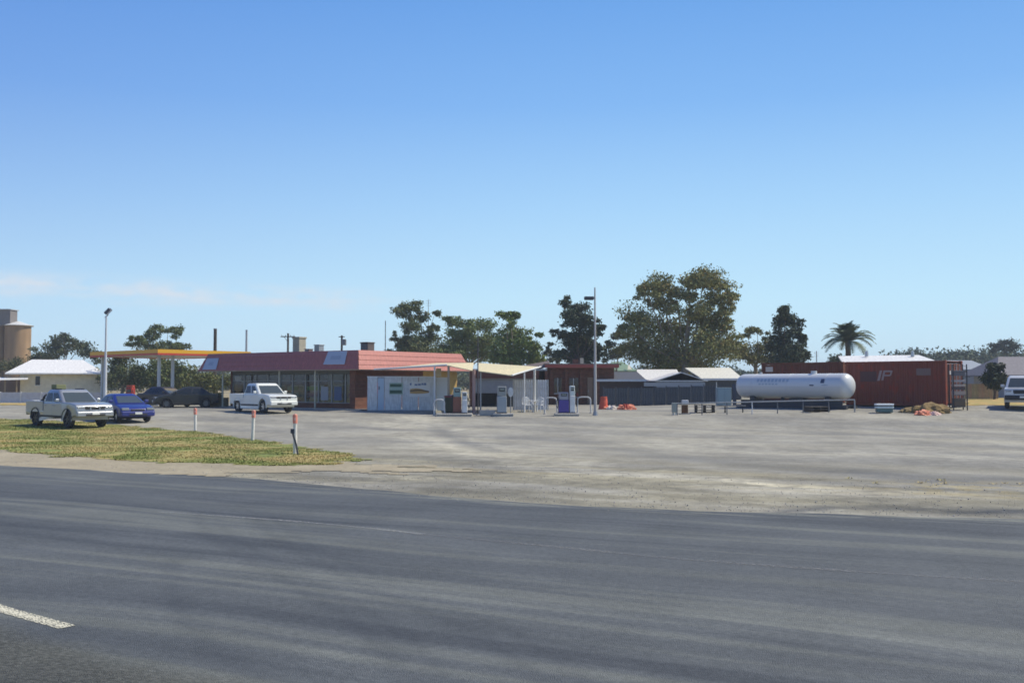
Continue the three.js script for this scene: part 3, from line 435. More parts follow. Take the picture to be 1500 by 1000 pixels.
{ // silver dual cab on the verge
  const o = { ...utility(silver, 0.1), rim: M(0.05, 0.05, 0.055, 0.4, { metalness: 0.5 }), barMat: silver, flare: M(0.06, 0.062, 0.066, 0.6) }, t = vehicle('utility_truck', 'silver dual cab pickup parked on the grass verge with box on its roof', 'pickup', spot(101, 48.4), -0.69, o);
  addTray(t, o, -2.56, -0.78, 0.84, 1.26, silver);
  part('roll_bar', [tube([V(-1.0, 1.0, 0.78), V(-1.02, 1.5, 0.7), V(-1.02, 1.54, 0), V(-1.02, 1.5, -0.7), V(-1.0, 1.0, -0.78)], 0.05, 24, 8), bar(V(-1.02, 1.4, 0.7), V(-1.7, 1.05, 0.78), 0.045), bar(V(-1.02, 1.4, -0.7), V(-1.7, 1.05, -0.78), 0.045)], black, t);
  for (const z of [0.56, -0.56]) part('roof_rail', bar(V(-0.5, 1.83, z), V(0.38, 1.83, z), 0.022), black, t);
  part('roof_box', rbox(0.5, 0.24, 0.5, -0.45, 1.93, 0.3, 0.03), M(0.16, 0.17, 0.08, 0.8), t, 'small olive box strapped to the cab roof');
  part('tray_load', rbox(0.6, 0.34, 0.7, -1.45, 0.99, 0.1, 0.06), black, t);
}
{ // white dual cab in front of the shop
  const o = utility(whitePaint, 0.02), t = vehicle('utility_truck', 'white dual cab pickup parked before the shop windows', 'pickup', spot(385, 60.6), -0.83, o);
  addTray(t, o, -2.56, -0.78, 0.8, 1.12, whitePaint);
}
const hatch = (coat, W = 1.74, o2 = {}) => ({ W, coat, yb: 0.26, rw: 0.31, ra: 0.36, xf: 1.32, xr: -1.26, front: 2.06, rear: -2.05,
  profile: [[-2.05, 0.42], [-2.08, 0.86], [-1.98, 0.96], [-1.3, 0.98], [1.0, 0.93], [1.6, 0.88, 1.95, 0.74], [2.08, 0.68, 2.07, 0.5], [2.02, 0.34]],
  cab: [[0.96, -1.62, 1.06, 0.78], [1.34, -1.08, 0.28, 0.62], [1.44, -0.8, 0.0, 0.5]], windows: [[0.1, 0.47], [0.52, 0.88]], doors: [[-0.78, 0.02, 0.36], [0.04, 0.88, 0.36]],
  nose: { gy: 0.62, gh: 0.1, gw: 0.7, ly: 0.68, lh: 0.15, lw: 0.38, by: 0.44 }, ...o2 });
vehicle('sedan', 'bright blue small car beside the silver pickup', 'car', spot(181, 52.4), -0.86, hatch(bluePaint));
vehicle('sedan', 'black car parked rearmost under the yellow canopy columns', 'car', spot(243, 72), -0.5, hatch(nightPaint, 1.74, { rim: M(0.16, 0.16, 0.17, 0.4, { metalness: 0.6 }) }));
vehicle('sedan', 'dark charcoal car parked left of the white pickup', 'car', spot(272, 69.5), 3.55, hatch(charcoalPaint, 1.74, { rim: M(0.16, 0.16, 0.17, 0.4, { metalness: 0.6 }) }));
{ // pale four wheel drive at right
  const coat = paint(0.6, 0.61, 0.6), o = { W: 1.9, coat, yb: 0.46, rw: 0.4, ra: 0.47, xf: 1.5, xr: -1.45, front: 2.36, rear: -2.35, bumper: black,
    profile: [[-2.35, 0.6], [-2.38, 1.15], [1.05, 1.18], [2.2, 1.13, 2.34, 1.1], [2.4, 1.0, 2.38, 0.6]], cab: [[1.16, -2.32, 1.2, 0.9], [1.72, -2.2, 0.62, 0.76], [1.84, -2.0, 0.4, 0.64]], windows: [[0.05, 0.33], [0.37, 0.64], [0.68, 0.92]], doors: [[-1.0, 0.05, 0.56], [0.08, 1.1, 0.56]],
    nose: { gy: 0.92, gh: 0.24, gw: 1.0, ly: 0.92, lh: 0.24, lw: 0.34, by: 0.62, bars: 0 } };
  vehicle('four_wheel_drive', 'pale four wheel drive facing the road at right edge', 'car', spot(1499, 57), -2.04, o);
}
// ---------------------------------------------------------------- the service station shop
const terracotta = M(0.46, 0.145, 0.115, 0.5, { map: streakTex }), brickTex = tex(512, 512, (u, v) => { const r = v * 40, row = Math.floor(r), c = (u * 14 + (row % 2) * 0.5) % 1, m = Math.min(c, 1 - c) < 0.035 || r % 1 < 0.12, n = noiseA(row * 3.1, Math.floor(u * 14 + (row % 2) * 0.5) % 14 * 5.3), f = noiseB(u * 120, v * 120) * 8; return m ? [150 + f, 138 + f, 124 + f] : [128 + n * 22 + f, 78 + n * 16 + f, 58 + n * 12 + f]; }, { repeat: 0.3 });
const brick = M(0.66, 0.61, 0.59, 0.95, { map: brickTex }), ochre = M(0.5, 0.33, 0.11, 0.8, { map: wearTex }), soffit = M(0.45, 0.4, 0.34, 0.9), frameGrey = M(0.30, 0.31, 0.31, 0.5, { metalness: 0.3 }), darkFloor = M(0.12, 0.11, 0.10, 0.8);
const shopPos = spot(525, 62), SHOP = -0.611;
{
  const t = thing('service_station_shop', 'long low shop with sloping terracotta roof band and glass front', 'shop', shopPos, SHOP), LX = -15.7, LZ = -11.5;
  const N = 4, y0 = 2.6, y1 = 3.82, inset = 0.5;
  const ring = (k) => { const a = inset * k / N, y = mix(y0, y1, k / N); return [V(LX + a, y, -a), V(-a, y, -a), V(-a, y, LZ + a), V(LX + a, y, LZ + a)]; };
  for (let k = 0; k < N; k++) { const lo = ring(k), hi = ring(k + 1); for (let s = 0; s < 4; s++) { const e = (s + 1) % 4, out = lo[s].clone().add(lo[e]).multiplyScalar(0.5).sub(V(LX / 2, lo[s].y, LZ / 2)).normalize(); if (Math.abs(out.x) > Math.abs(out.z)) out.set(Math.sign(out.x), 0, 0); else out.set(0, 0, Math.sign(out.z)); const lip = out.clone().multiplyScalar(0.028), A = lo[s].clone().add(lip), B = lo[e].clone().add(lip), C = hi[e], Dq = hi[s], back = out.clone().multiplyScalar(-0.03); part('roof_board', poly([[A, B, C, Dq], [A, A.clone().add(back), B.clone().add(back), B], [A.clone().add(back), Dq.clone().add(back), C.clone().add(back), B.clone().add(back)]]), terracotta, t); } }
  part('roof_deck', slab(LX + 0.5, -0.5, 3.62, 3.74, LZ + 0.5, -0.5), greyMetal, t);
  part('soffit', slab(LX + 0.04, -0.04, 2.56, 2.6, LZ + 0.04, -0.04), soffit, t);
  part('floor', slab(LX + 0.6, -0.1, -0.2, 0.1, LZ + 0.3, -0.3), concrete, t);
  // walls
  const fz = -1.6, wx0 = -13.9, wx1 = -1.5;
  part('side_wall', slab(-1.2, -1.0, 0.1, 2.56, -7.4, fz - 0.151), brick, t); part('rear_side_wall', slab(-1.2, -1.0, 0.1, 2.56, -11.2, -7.4), ochre, t, 'ochre painted rear end of the side wall');
  part('left_wall', slab(wx0 - 0.2, wx0, 0.1, 2.56, -11.2, fz), brick, t); part('back_wall', slab(wx0, -1.2, 0.1, 2.56, -11.2, -11.0), cream, t);
  part('brick_pier', slab(wx1, -1.003, 0.1, 2.56, fz - 0.15, -0.75), brick, t);
  part('stall_riser', slab(wx0, wx1, 0.1, 0.42, fz - 0.12, fz), brick, t); part('head_panel', slab(wx0, wx1, 2.32, 2.56, fz - 0.1, fz - 0.02), M(0.16, 0.17, 0.15, 0.7), t);
  const n = 10, w = (wx1 - wx0) / n;
  for (let i = 0; i < n; i++) {
    const x = wx0 + i * w, win = part(i === 5 ? 'shop_door' : 'shop_window', slab(x + 0.05, x + w - 0.05, 0.45, 2.3, fz - 0.075, fz - 0.063), pane, t);
    part('frame', [slab(x, x + 0.05, 0.42, 2.32, fz - 0.11, fz - 0.02), slab(x + w - 0.05, x + w, 0.42, 2.32, fz - 0.11, fz - 0.02), slab(x + 0.05, x + w - 0.05, 0.42, 0.47, fz - 0.1, fz - 0.03), slab(x + 0.05, x + w - 0.05, 1.86, 1.9, fz - 0.1, fz - 0.03)], frameGrey, win);
    if ([0, 2, 7, 8].includes(i)) part('poster', slab(x + 0.2, x + w - 0.35, i === 0 ? 1.9 : 0.6, i === 0 ? 2.2 : 1.5, fz - 0.06, fz - 0.055), M(...[[0.5, 0.5, 0.48], [0.08, 0.14, 0.1], [0.35, 0.37, 0.4], [0.1, 0.14, 0.24]][[0, 2, 7, 8].indexOf(i)], 0.7), win);
  }
  // shelves inside
  for (let i = 0; i < 6; i++) { const x = wx0 + 1.2 + i * 2, sh = part('shelf_unit', [slab(x, x + 1.3, 0.1, 1.6, -4.3, -4.2), ...[0.3, 0.75, 1.2].map((y) => slab(x, x + 1.3, y, y + 0.03, -4.2, -3.8))], frameGrey, t); for (const y of [0.33, 0.78, 1.23]) part('goods', slab(x + 0.05, x + 1.2, y, y + 0.28, -4.15, -3.85), M(R(0.1, 0.5), R(0.1, 0.4), R(0.08, 0.35), 0.6), sh); }
  for (const [x, z] of [[-13.4, -0.35], [-7.6, -0.35], [-4.2, -0.35]]) part('verandah_post', cyl(0.06, 0.06, 2.5, x, 0.08, z, 10), M(0.5, 0.47, 0.36, 0.6), t);
  // sign panels lying on the slope
  for (const [x0, x1, ya, yb] of [[-15.2, -13.7, 2.72, 3.5], [-3.2, -1.3, 2.95, 3.78]]) { const zz = (y) => -inset * (y - y0) / (y1 - y0) + 0.06, s = part('sign_panel', solid([[V(x0, ya, zz(ya)), V(x1, ya, zz(ya)), V(x1 - 0.1, yb, zz(yb)), V(x0 - 0.1 + 0.2, yb, zz(yb))]], 0.03), M(0.42, 0.45, 0.5, 0.35), t); const m = mix(ya, yb, 0.5), d = (y) => zz(y) + 0.012; part('sign_print', poly([[V(x0 + 0.5, m - 0.12, d(m - 0.12)), V(x1 - 0.5, m - 0.12, d(m - 0.12)), V(x1 - 0.5, m + 0.12, d(m + 0.12)), V(x0 + 0.5, m + 0.12, d(m + 0.12))]]), M(0.33, 0.36, 0.42, 0.4), s); }
}
const onShop = (x, y, z) => V(x, y, z).applyAxisAngle(V(0, 1, 0), SHOP).add(shopPos);
function cooler(label, px, D, w, h, y, mat) {
  const p = at(px, 520, D), t = thing('rooftop_cooler', label, 'air conditioner', V(p.x, shopPos.y + y, p.z), SHOP, 'coolers on the shop roof');
  part('casing', rbox(w, h * 0.8, w, 0, h * 0.5, 0, 0.03), mat, t); part('lid', rbox(w + 0.08, h * 0.1, w + 0.08, 0, h * 0.95, 0, 0.02), mat, t); part('stand', box(w * 0.8, h * 0.12, w * 0.8, 0, h * 0.05, 0), greyMetal, t);
  for (let i = 0; i < 5; i++) part('louvre', box(w * 0.8, 0.02, 0.03, 0, h * (0.25 + i * 0.12), w / 2 + 0.012), greyMetal, t);
}
cooler('tall beige rooftop cooler on the middle of the shop roof', 438, 68, 0.64, 1.15, 3.74, M(0.4, 0.36, 0.27, 0.7, { map: wearTex }));
cooler('small grey rooftop cooler near the grey sign panel', 467, 66, 0.46, 0.55, 3.74, greyMetal);
cooler('squat dark rooftop cooler above the pink lit corner', 538, 67, 0.66, 0.75, 3.74, M(0.12, 0.09, 0.08, 0.8, { map: wearTex }));
cooler('low dark vent box between the two larger roof coolers', 452, 67, 0.4, 0.3, 3.74, M(0.2, 0.13, 0.12, 0.8));

// drink machine and planter by the shop front
{ const p = onShop(0.1, 0, -1.2); p.y = groundY(p.x, p.z); const t = thing('vending_machine', 'red drink machine against the shop corner beside the white enclosure', 'vending machine', p, -0.1); part('cabinet', rbox(0.62, 1.72, 0.6, 0, 0.88, 0, 0.03), M(0.22, 0.02, 0.025, 0.4), t); part('front_panel', rbox(0.36, 1.2, 0.03, -0.08, 1.02, 0.305, 0.01), M(0.3, 0.24, 0.18, 0.3), t); part('coin_panel', box(0.09, 0.4, 0.02, 0.2, 1.1, 0.306), black, t); }
{ const t = thing('timber_planter', 'weathered olive timber planter between charcoal car and white pickup', 'planter', spot(317, 71), SHOP); for (let i = 0; i < 4; i++) part('board', box(1.5, 0.15, 0.06, 0, 0.09 + i * 0.165, 0.4), M(0.17, 0.15, 0.09, 0.9, { map: streakTex }), t); for (const x of [-0.75, 0.75]) part('end_board', box(0.06, 0.68, 0.86, x, 0.34, -0.02), M(0.15, 0.13, 0.08, 0.9, { map: streakTex }), t); part('back_board', box(1.44, 0.66, 0.06, 0, 0.34, -0.42), darkWood, t); part('soil', box(1.4, 0.5, 0.74, 0, 0.3, -0.01), M(0.06, 0.045, 0.03, 1), t); part('foliage', leafCloud([{ c: V(0, 0.72, 0), r: [0.7, 0.22, 0.35], n: 900 }], 0.1, [0.06, 0.08, 0.03], 777), leafMat, t); }

// white panel enclosure with narrow door and two pictures
{
  const t = thing('panel_enclosure', 'white panelled enclosure wall with green sign and bread roll picture', 'wall', spot(538, 61.2), 0.05), h = 2.12, W = 4.15, wp = M(0.62, 0.65, 0.68, 0.55, { map: streakTex });
  for (const [a, b] of [[0, 0.62], [1.04, 2.1], [2.12, 3.12], [3.14, W]]) part('wall_panel', rbox(b - a - 0.012, h - 0.08, 0.05, (a + b) / 2, 0.08 + (h - 0.08) / 2, 0, 0.008), wp, t);
  const d = part('door', rbox(0.39, h - 0.12, 0.04, 0.83, 0.08 + (h - 0.12) / 2, -0.012, 0.01), M(0.36, 0.46, 0.55, 0.5), t, 'narrow pale blue door'); part('handle', rbox(0.05, 0.2, 0.05, 0.72, 1.45, 0.03, 0.01), M(0.03, 0.04, 0.07, 0.4), d);
  part('base_rail', box(W, 0.1, 0.09, W / 2, 0.04, 0), M(0.2, 0.21, 0.23, 0.8), t); part('top_rail', box(W + 0.04, 0.05, 0.08, W / 2, h + 0.025, 0), white, t);
  part('return_panel', box(0.05, h, 2.6, W + 0.03, h / 2 + 0.02, -1.3), wp, t); part('end_panel', rbox(0.66, h - 0.05, 0.05, W + 0.42, h / 2 + 0.02, -0.5, 0.01), M(0.68, 0.71, 0.74, 0.5), t); part('end_pillar', box(0.32, 0.5, 0.2, W + 0.2, h + 0.3, -0.6), cream, t);
  const board = (x0, x1, y0, y1, mat, nm) => part(nm, slab(x0, x1, y0, y1, 0.027, 0.045), mat, t), px = (p) => (p - 538) / metre(61.2);
  const g = board(px(570), px(590), 1.06, 1.78, M(0.30, 0.40, 0.34, 0.5), 'green_sign'); part('sign_band', slab(px(571), px(588), 1.52, 1.7, 0.047, 0.051), M(0.02, 0.075, 0.045, 0.5), g); part('sign_band', slab(px(570.5), px(588.5), 1.12, 1.32, 0.047, 0.051), M(0.02, 0.075, 0.045, 0.5), g);
  const b = board(px(599), px(629), 0.92, 1.82, M(0.62, 0.62, 0.6, 0.5), 'picture_board');
  const roll = new THREE.Shape(); roll.moveTo(px(600), 1.12); roll.quadraticCurveTo(px(614), 1.06, px(628), 1.16); roll.quadraticCurveTo(px(629), 1.3, px(624), 1.28); roll.quadraticCurveTo(px(612), 1.52, px(600), 1.38); roll.closePath(); part('bread_roll_print', metreUV(new THREE.ShapeGeometry(roll).translate(0, 0, 0.05)), M(0.42, 0.25, 0.08, 0.5), b);
  const fill = new THREE.Shape(); fill.moveTo(px(600), 1.22); fill.quadraticCurveTo(px(614), 1.33, px(628), 1.2); fill.lineTo(px(628), 1.27); fill.quadraticCurveTo(px(614), 1.42, px(600), 1.3); fill.closePath(); part('filling_print', metreUV(new THREE.ShapeGeometry(fill).translate(0, 0, 0.054)), M(0.07, 0.045, 0.025, 0.5), b);
  for (const [a, c, y, hh] of [[600, 602.5, 1.62, 0.14], [607, 611, 1.6, 0.1], [612, 616, 1.61, 0.11], [617, 620, 1.63, 0.12], [620.5, 624, 1.62, 0.14]]) part('blue_print', slab(px(a), px(c), y, y + hh, 0.047, 0.05), M(0.07, 0.13, 0.26, 0.5), b);
}
// cream awnings over the pumps
const creamSheet = M(0.80, 0.70, 0.42, 0.6, { map: streakTex }), postTan = M(0.34, 0.28, 0.2, 0.7), postPink = M(0.42, 0.27, 0.24, 0.7);
function awning(label, origin, quads, posts, edge) {
  const t = thing('awning', label, 'awning', origin, 0, 'cream awnings over the pumps'), loc = (p) => p.clone().sub(origin);
  quads.forEach((q, i) => part('roof_sheet', solid([q.map(loc)], 0.05), creamSheet, t));
  for (const [px, D, yTop, r, mat] of posts) { const s = spot(px, D), top = at(px, yTop, D).y; part('post', bar(loc(V(s.x, s.y - 0.1, s.z)), loc(V(s.x, top, s.z)), r, r, 10), mat, t); }
  for (const [a, b] of edge) part('edge_beam', bar(loc(a), loc(b), 0.055, 0.055, 6), white, t);
}
{
  const a = at(548, 541, 61.5), b = at(655, 534.5, 59), c = at(692, 542.5, 58.2), d = at(694, 531, 63.5), e = at(640, 531.5, 65.5);
  awning('long cream awning running out from the shop side wall', spot(657, 59), [[a, b, e], [b, c, d], [b, d, e]], [[657, 59, 536, 0.07, postTan], [636.5, 59.4, 537, 0.05, white], [694, 59, 541, 0.1, postPink]], [[a, b]]);
  const f = at(701, 543, 58.5), g = at(750, 549.5, 58.5), h = at(792, 537, 64), i = at(701, 531.5, 64.5);
  awning('tilted cream awning sloping down over the grey pump', spot(745, 58.5), [[f, g, h, i]], [[704, 58.9, 543, 0.05, greyMetal], [768, 60.4, 546, 0.05, white], [783, 62, 541, 0.08, M(0.6, 0.58, 0.52, 0.7)]], [[g, h]]);
}
{ const s = spot(700, 57.6), t = thing('steel_pole', 'thin dark steel pole rising above the two cream awnings', 'pole', s); part('shaft', bar(V(0, -0.1, 0), V(0, at(700, 484, 57.6).y - s.y, 0), 0.035, 0.028), M(0.06, 0.055, 0.06, 0.6), t); part('base_plate', cyl(0.14, 0.12, 0.06, 0, -0.01, 0, 12), greyMetal, t); }
// workshop bay behind
{
  const s = spot(745, 72), t = thing('workshop_bay', 'open brown workshop bay with half raised grey door between the shops', 'workshop', s), w = 5.6;
  part('lintel', slab(-w / 2, w / 2 - 0.6, 2.05, 2.6, -0.2, 0), M(0.14, 0.05, 0.035, 0.8, { map: streakTex }), t); part('roof', slab(-w / 2 - 0.1, w / 2, 2.6, 2.72, -6, 0.1), greyMetal, t);
  part('back_wall', slab(-w / 2, w / 2, 0, 2.6, -6, -5.85), M(0.2, 0.19, 0.18, 0.9), t); for (const x of [-w / 2, w / 2 - 0.15]) part('side_wall', slab(x, x + 0.15, 0, 2.6, -5.85, -0.2), brick, t); part('floor', slab(-w / 2, w / 2, -0.1, 0.04, -6, 0), darkFloor, t);
  for (let i = 0; i < 8; i++) part('door_slat', box(w - 1.2, 0.13, 0.04, -0.3, 2.0 - i * 0.137, -0.3 - (i % 2) * 0.008), M(0.3, 0.31, 0.33, 0.6, { map: wearTex }), t);
  for (const [x, y, ww, hh] of [[-1.6, 0.5, 1.2, 0.9], [0.1, 0.45, 1.4, 0.8], [1.5, 0.6, 0.7, 1.1]]) part('work_bench', rbox(ww, hh, 0.7, x, hh / 2 + 0.04, -2.6, 0.02), M(0.05, 0.05, 0.055, 0.7), t);
}
// corrugated white fence panels beside the bay
const corrugated = (w, h, pitch = 0.15, dep = 0.03, y = 0) => { const pts = []; const n = Math.round(w / pitch); for (let i = 0; i <= n; i++) for (const [f, z] of [[0, 0], [0.28, 0], [0.42, 1], [0.78, 1], [0.92, 0]]) { const x = (i + f) * pitch; if (x <= w + 1e-6) pts.push([x - w / 2, z * dep]); } const q = []; for (let i = 0; i < pts.length - 1; i++) q.push([V(pts[i][0], y, pts[i][1]), V(pts[i + 1][0], y, pts[i + 1][1]), V(pts[i + 1][0], y + h, pts[i + 1][1]), V(pts[i][0], y + h, pts[i][1])]); return poly(q); };
{
  const t = thing('corrugated_fence', 'white corrugated fence panels behind the plastic chairs', 'fence', spot(752, 63.2), 0.02), k = metre(63.2);
  for (const [a, b, z] of [[752, 768, 0], [769, 785, -0.15], [786, 803, -0.15]]) { const p = part('fence_panel', corrugated((b - a) / k - 0.03, 1.9, 0.15, 0.03, 0.03), M(0.66, 0.68, 0.74, 0.5, { map: streakTex }), t); p.position.set(((a + b) / 2 - 752) / k, 0, z); }
  for (const a of [752, 768.5, 785.5, 803]) part('fence_post', box(0.06, 2.0, 0.06, (a - 752) / k, 0.95, -0.22), galv, t); part('rail', box(51 / k, 0.05, 0.04, 25.5 / k, 1.6, -0.2), galv, t);
}
// brick shop
{
  const D = 79, k = metre(D), t = thing('brick_shop', 'low brown brick shop with thin red fascia behind the lamp pole', 'shop', spot(850, D)), X = (p) => (p - 850) / k, h = 2.9;
  part('wall', [slab(X(802), X(812), 0, h, -5, -0.2), slab(X(812), X(823), 2.1, h, -0.4, -0.2), slab(X(823), X(834), 0, h, -0.4, -0.2), slab(X(834), X(848), 2.1, h, -0.4, -0.2), slab(X(848), X(860), 0, h, -0.4, -0.2), slab(X(860), X(870), 2.2, h, -0.4, -0.2), slab(X(870), X(900), 0, h, -0.4, -0.2), slab(X(812), X(900), 0, h, -5, -4.8), slab(X(896), X(900), 0, h, -4.8, -0.4)], brick, t);
  for (const p of [808, 830, 852, 876]) part('pier', slab(X(p - 2.2), X(p + 2.2), 0, 2.75, -0.2, 0.12), brick, t);
  const w = part('window', slab(X(812), X(823), 0.9, 2.1, -0.34, -0.32), pane, t); part('frame', [slab(X(812), X(823), 0.84, 0.9, -0.36, -0.17), slab(X(817), X(818), 0.9, 2.1, -0.35, -0.26)], white, w); part('wall_below', slab(X(812), X(823), 0, 0.84, -0.4, -0.22), brick, t);
  const v = part('window', slab(X(834), X(848), 0.6, 2.1, -0.34, -0.32), pane, t); part('frame', [slab(X(834), X(848), 0.54, 0.6, -0.36, -0.17), slab(X(840), X(841), 0.6, 2.1, -0.35, -0.26)], white, v); part('wall_below', slab(X(834), X(848), 0, 0.54, -0.4, -0.22), brick, t);
  const dr = part('door', slab(X(861), X(869), 0.05, 2.18, -0.36, -0.32), M(0.3, 0.2, 0.13, 0.6), t); part('handle', box(0.03, 0.15, 0.05, X(862), 1.05, -0.29), galv, dr);
  part('fascia_board', slab(X(798), X(906), 2.92, 3.16, 0.55, 0.6), M(0.36, 0.07, 0.045, 0.6), t); part('roof', slab(X(797), X(907), 3.16, 3.24, -5.4, 0.62), M(0.22, 0.14, 0.11, 0.8), t); part('eave_lining', slab(X(799), X(905), 2.9, 2.94, -0.2, 0.54), M(0.3, 0.18, 0.13, 0.9), t); part('interior_floor', slab(X(812), X(896), 0, 0.05, -4.8, -0.4), darkFloor, t);
  part('chimney', slab(X(853), X(858), 3.24, 3.75, -2.6, -2.2), cream, t); part('roof_vent', slab(X(842), X(850), 3.24, 3.65, -2.8, -2.2), brick, t);
  part('side_roof', solid([[V(X(766), 3.15, -3.5), V(X(770), 2.55, 0.4), V(X(806), 3.15, 0.4), V(X(806), 3.55, -3.5)]], 0.1), M(0.16, 0.12, 0.1, 0.9), t); part('side_post', slab(X(770), X(773), 0, 2.6, -0.1, 0.1), brick, t);
}
// ---------------------------------------------------------------- pump islands, pumps, hoops, bins, chairs
function island(label, pa, pb, D, h = 0.14) { const a = spot(pa, D), b = spot(pb, D), t = thing('concrete_island', label, 'concrete island', a.clone().lerp(b, 0.5), 0, 'pump islands'); part('slab', rbox(b.x - a.x, h + 0.1, 1.0, 0, h / 2 - 0.05, 0, 0.05), concrete, t); part('kerb_face', rbox(b.x - a.x + 0.02, 0.05, 0.06, 0, h - 0.045, 0.5, 0.015), M(0.5, 0.47, 0.4, 0.9, { map: wearTex }), t); }
island('low concrete island under the red and white pumps', 640, 692, 56.8); island('low concrete island under the grey pump', 722, 752, 56.8); island('concrete island under the purple pump', 812, 848, 57);
{ const t = thing('concrete_block', 'pale concrete block lying beside the grey pump', 'block', spot(714, 57)); part('block', rbox(0.9, 0.32, 0.5, 0, 0.15, 0, 0.04), concrete, t); part('lifting_eye', new THREE.TorusGeometry(0.05, 0.012, 6, 12).translate(0, 0.33, 0), galv, t); }
function pump(label, px, D, w, h, lower, upper, o = {}) {
  const p = spot(px, D); p.y += 0.14; const t = thing('fuel_pump', label, 'fuel pump', p, o.turn || 0.1, 'fuel pumps');
  part('cabinet', rbox(w, h * 0.62, 0.42, 0, h * 0.31, 0, 0.03), lower, t); part('head', rbox(w * 0.92, h * 0.36, 0.34, 0, h * 0.8, 0, 0.04), upper, t);
  const dsp = part('display', rbox(w * 0.62, h * 0.13, 0.02, 0, h * 0.86, 0.175, 0.008), M(0.03, 0.035, 0.04, 0.2), t); part('digits', box(w * 0.45, h * 0.035, 0.006, 0, h * 0.87, 0.187), M(0.35, 0.38, 0.32, 0.5), dsp);
  part('plinth', box(w * 1.05, 0.06, 0.46, 0, 0.03, 0), black, t);
  const s = o.side || 1; part('hose', tube([V(s * w / 2, h * 0.8, 0.05), V(s * (w / 2 + 0.12), h * 0.5, 0.12), V(s * (w / 2 + 0.1), h * 0.22, 0.14), V(s * (w / 2 + 0.03), h * 0.45, 0.12), V(s * (w / 2 + 0.02), h * 0.62, 0.1)], 0.02, 20, 6), black, t); const nz = part('nozzle', rbox(0.06, 0.2, 0.06, s * (w / 2 + 0.02), h * 0.64, 0.1, 0.02), black, t); part('spout', bar(V(s * (w / 2 + 0.02), h * 0.7, 0.1), V(s * (w / 2 + 0.02), h * 0.8, 0.16), 0.012), galv, nz);
}
pump('fuel pump with teal head and red brown cabinet next to black bin', 669.5, 57, 0.46, 1.5, M(0.22, 0.08, 0.05, 0.6), M(0.20, 0.30, 0.30, 0.5), { side: -1 });
pump('narrow white fuel pump beside the red brown one', 680.5, 56.8, 0.3, 1.25, white, M(0.55, 0.58, 0.58, 0.5));
pump('plain grey fuel pump beneath the tilted awning', 735, 57, 0.54, 1.56, M(0.32, 0.35, 0.36, 0.5), M(0.28, 0.29, 0.27, 0.5));
pump('purple fuel pump left of the lamp pole', 825.5, 57, 0.58, 1.22, M(0.07, 0.045, 0.26, 0.5), M(0.30, 0.30, 0.34, 0.5), { side: -1 });
pump('slim white fuel pump touching the purple pump', 838, 57, 0.3, 1.6, white, M(0.6, 0.64, 0.6, 0.5));
{ const s = spot(748, 57.6), t = thing('oval_sign', 'white oval sign on short post beside the grey pump', 'sign', s); part('post', bar(V(0, -0.1, 0), V(0, 1.2, 0), 0.03), greyMetal, t); const g = new THREE.CylinderGeometry(0.5, 0.5, 0.05, 24).rotateX(Math.PI / 2).scale(0.3, 0.56, 1).translate(0, 1.32, 0.05); part('disc', g, white, t); }
function hoop(label, pa, pb, D, h) { const a = spot(pa, D), b = spot(pb, D), w = b.x - a.x, t = thing('hoop_bollard', label, 'bollard', a, 0, 'white hoop bollards'), r = Math.min(0.16, w / 3); part('hoop', tube([V(0, -0.15, 0), V(0, h * 0.5, 0), V(0, h - r, 0), V(r * 0.3, h - r * 0.3, 0), V(r, h, 0), V(w - r, h, 0), V(w - r * 0.3, h - r * 0.3, 0), V(w, h - r, 0), V(w, h * 0.5, 0), V(w + 0.05, -0.15, 0)], 0.042, 40, 10), M(0.62, 0.62, 0.6, 0.6, { map: wearTex }), t); for (const x of [0, w + 0.03]) part('base_collar', cyl(0.1, 0.08, 0.05, x, -0.005, 0, 12), concrete, t); }
hoop('white hoop bollard in front of the enclosure end', 636, 651, 56.8, 0.92); hoop('white hoop bollard left of the purple pump', 798, 815.5, 58.5, 0.95); hoop('white hoop bollard between purple pump and lamp pole', 846, 865, 59.5, 0.95);
{ const t = thing('wheelie_bin', 'black wheelie bin with reddish lid behind the red brown pump', 'bin', spot(659, 58.6), 0.15); part('tub', ringLoft([{ y: 0.05, x0: -0.24, x1: 0.24, hw: 0.22, r: 0.05 }, { y: 0.95, x0: -0.3, x1: 0.3, hw: 0.3, r: 0.06 }, { y: 0.98, x0: -0.31, x1: 0.31, hw: 0.31, r: 0.06 }]), M(0.015, 0.03, 0.02, 0.5), t); part('lid', rbox(0.66, 0.1, 0.68, 0, 1.03, 0, 0.04), M(0.16, 0.03, 0.04, 0.5), t); for (const x of [-0.24, 0.24]) { const w = part('wheel', tyreGeo, rubber, t); w.scale.set(0.1, 0.1, 0.06); w.rotation.y = Math.PI / 2; w.position.set(x, 0.1, -0.26); } part('paper', rbox(0.24, 0.05, 0.2, 0.12, 1.1, 0.1, 0.02), M(0.7, 0.5, 0.52, 0.8), t); }
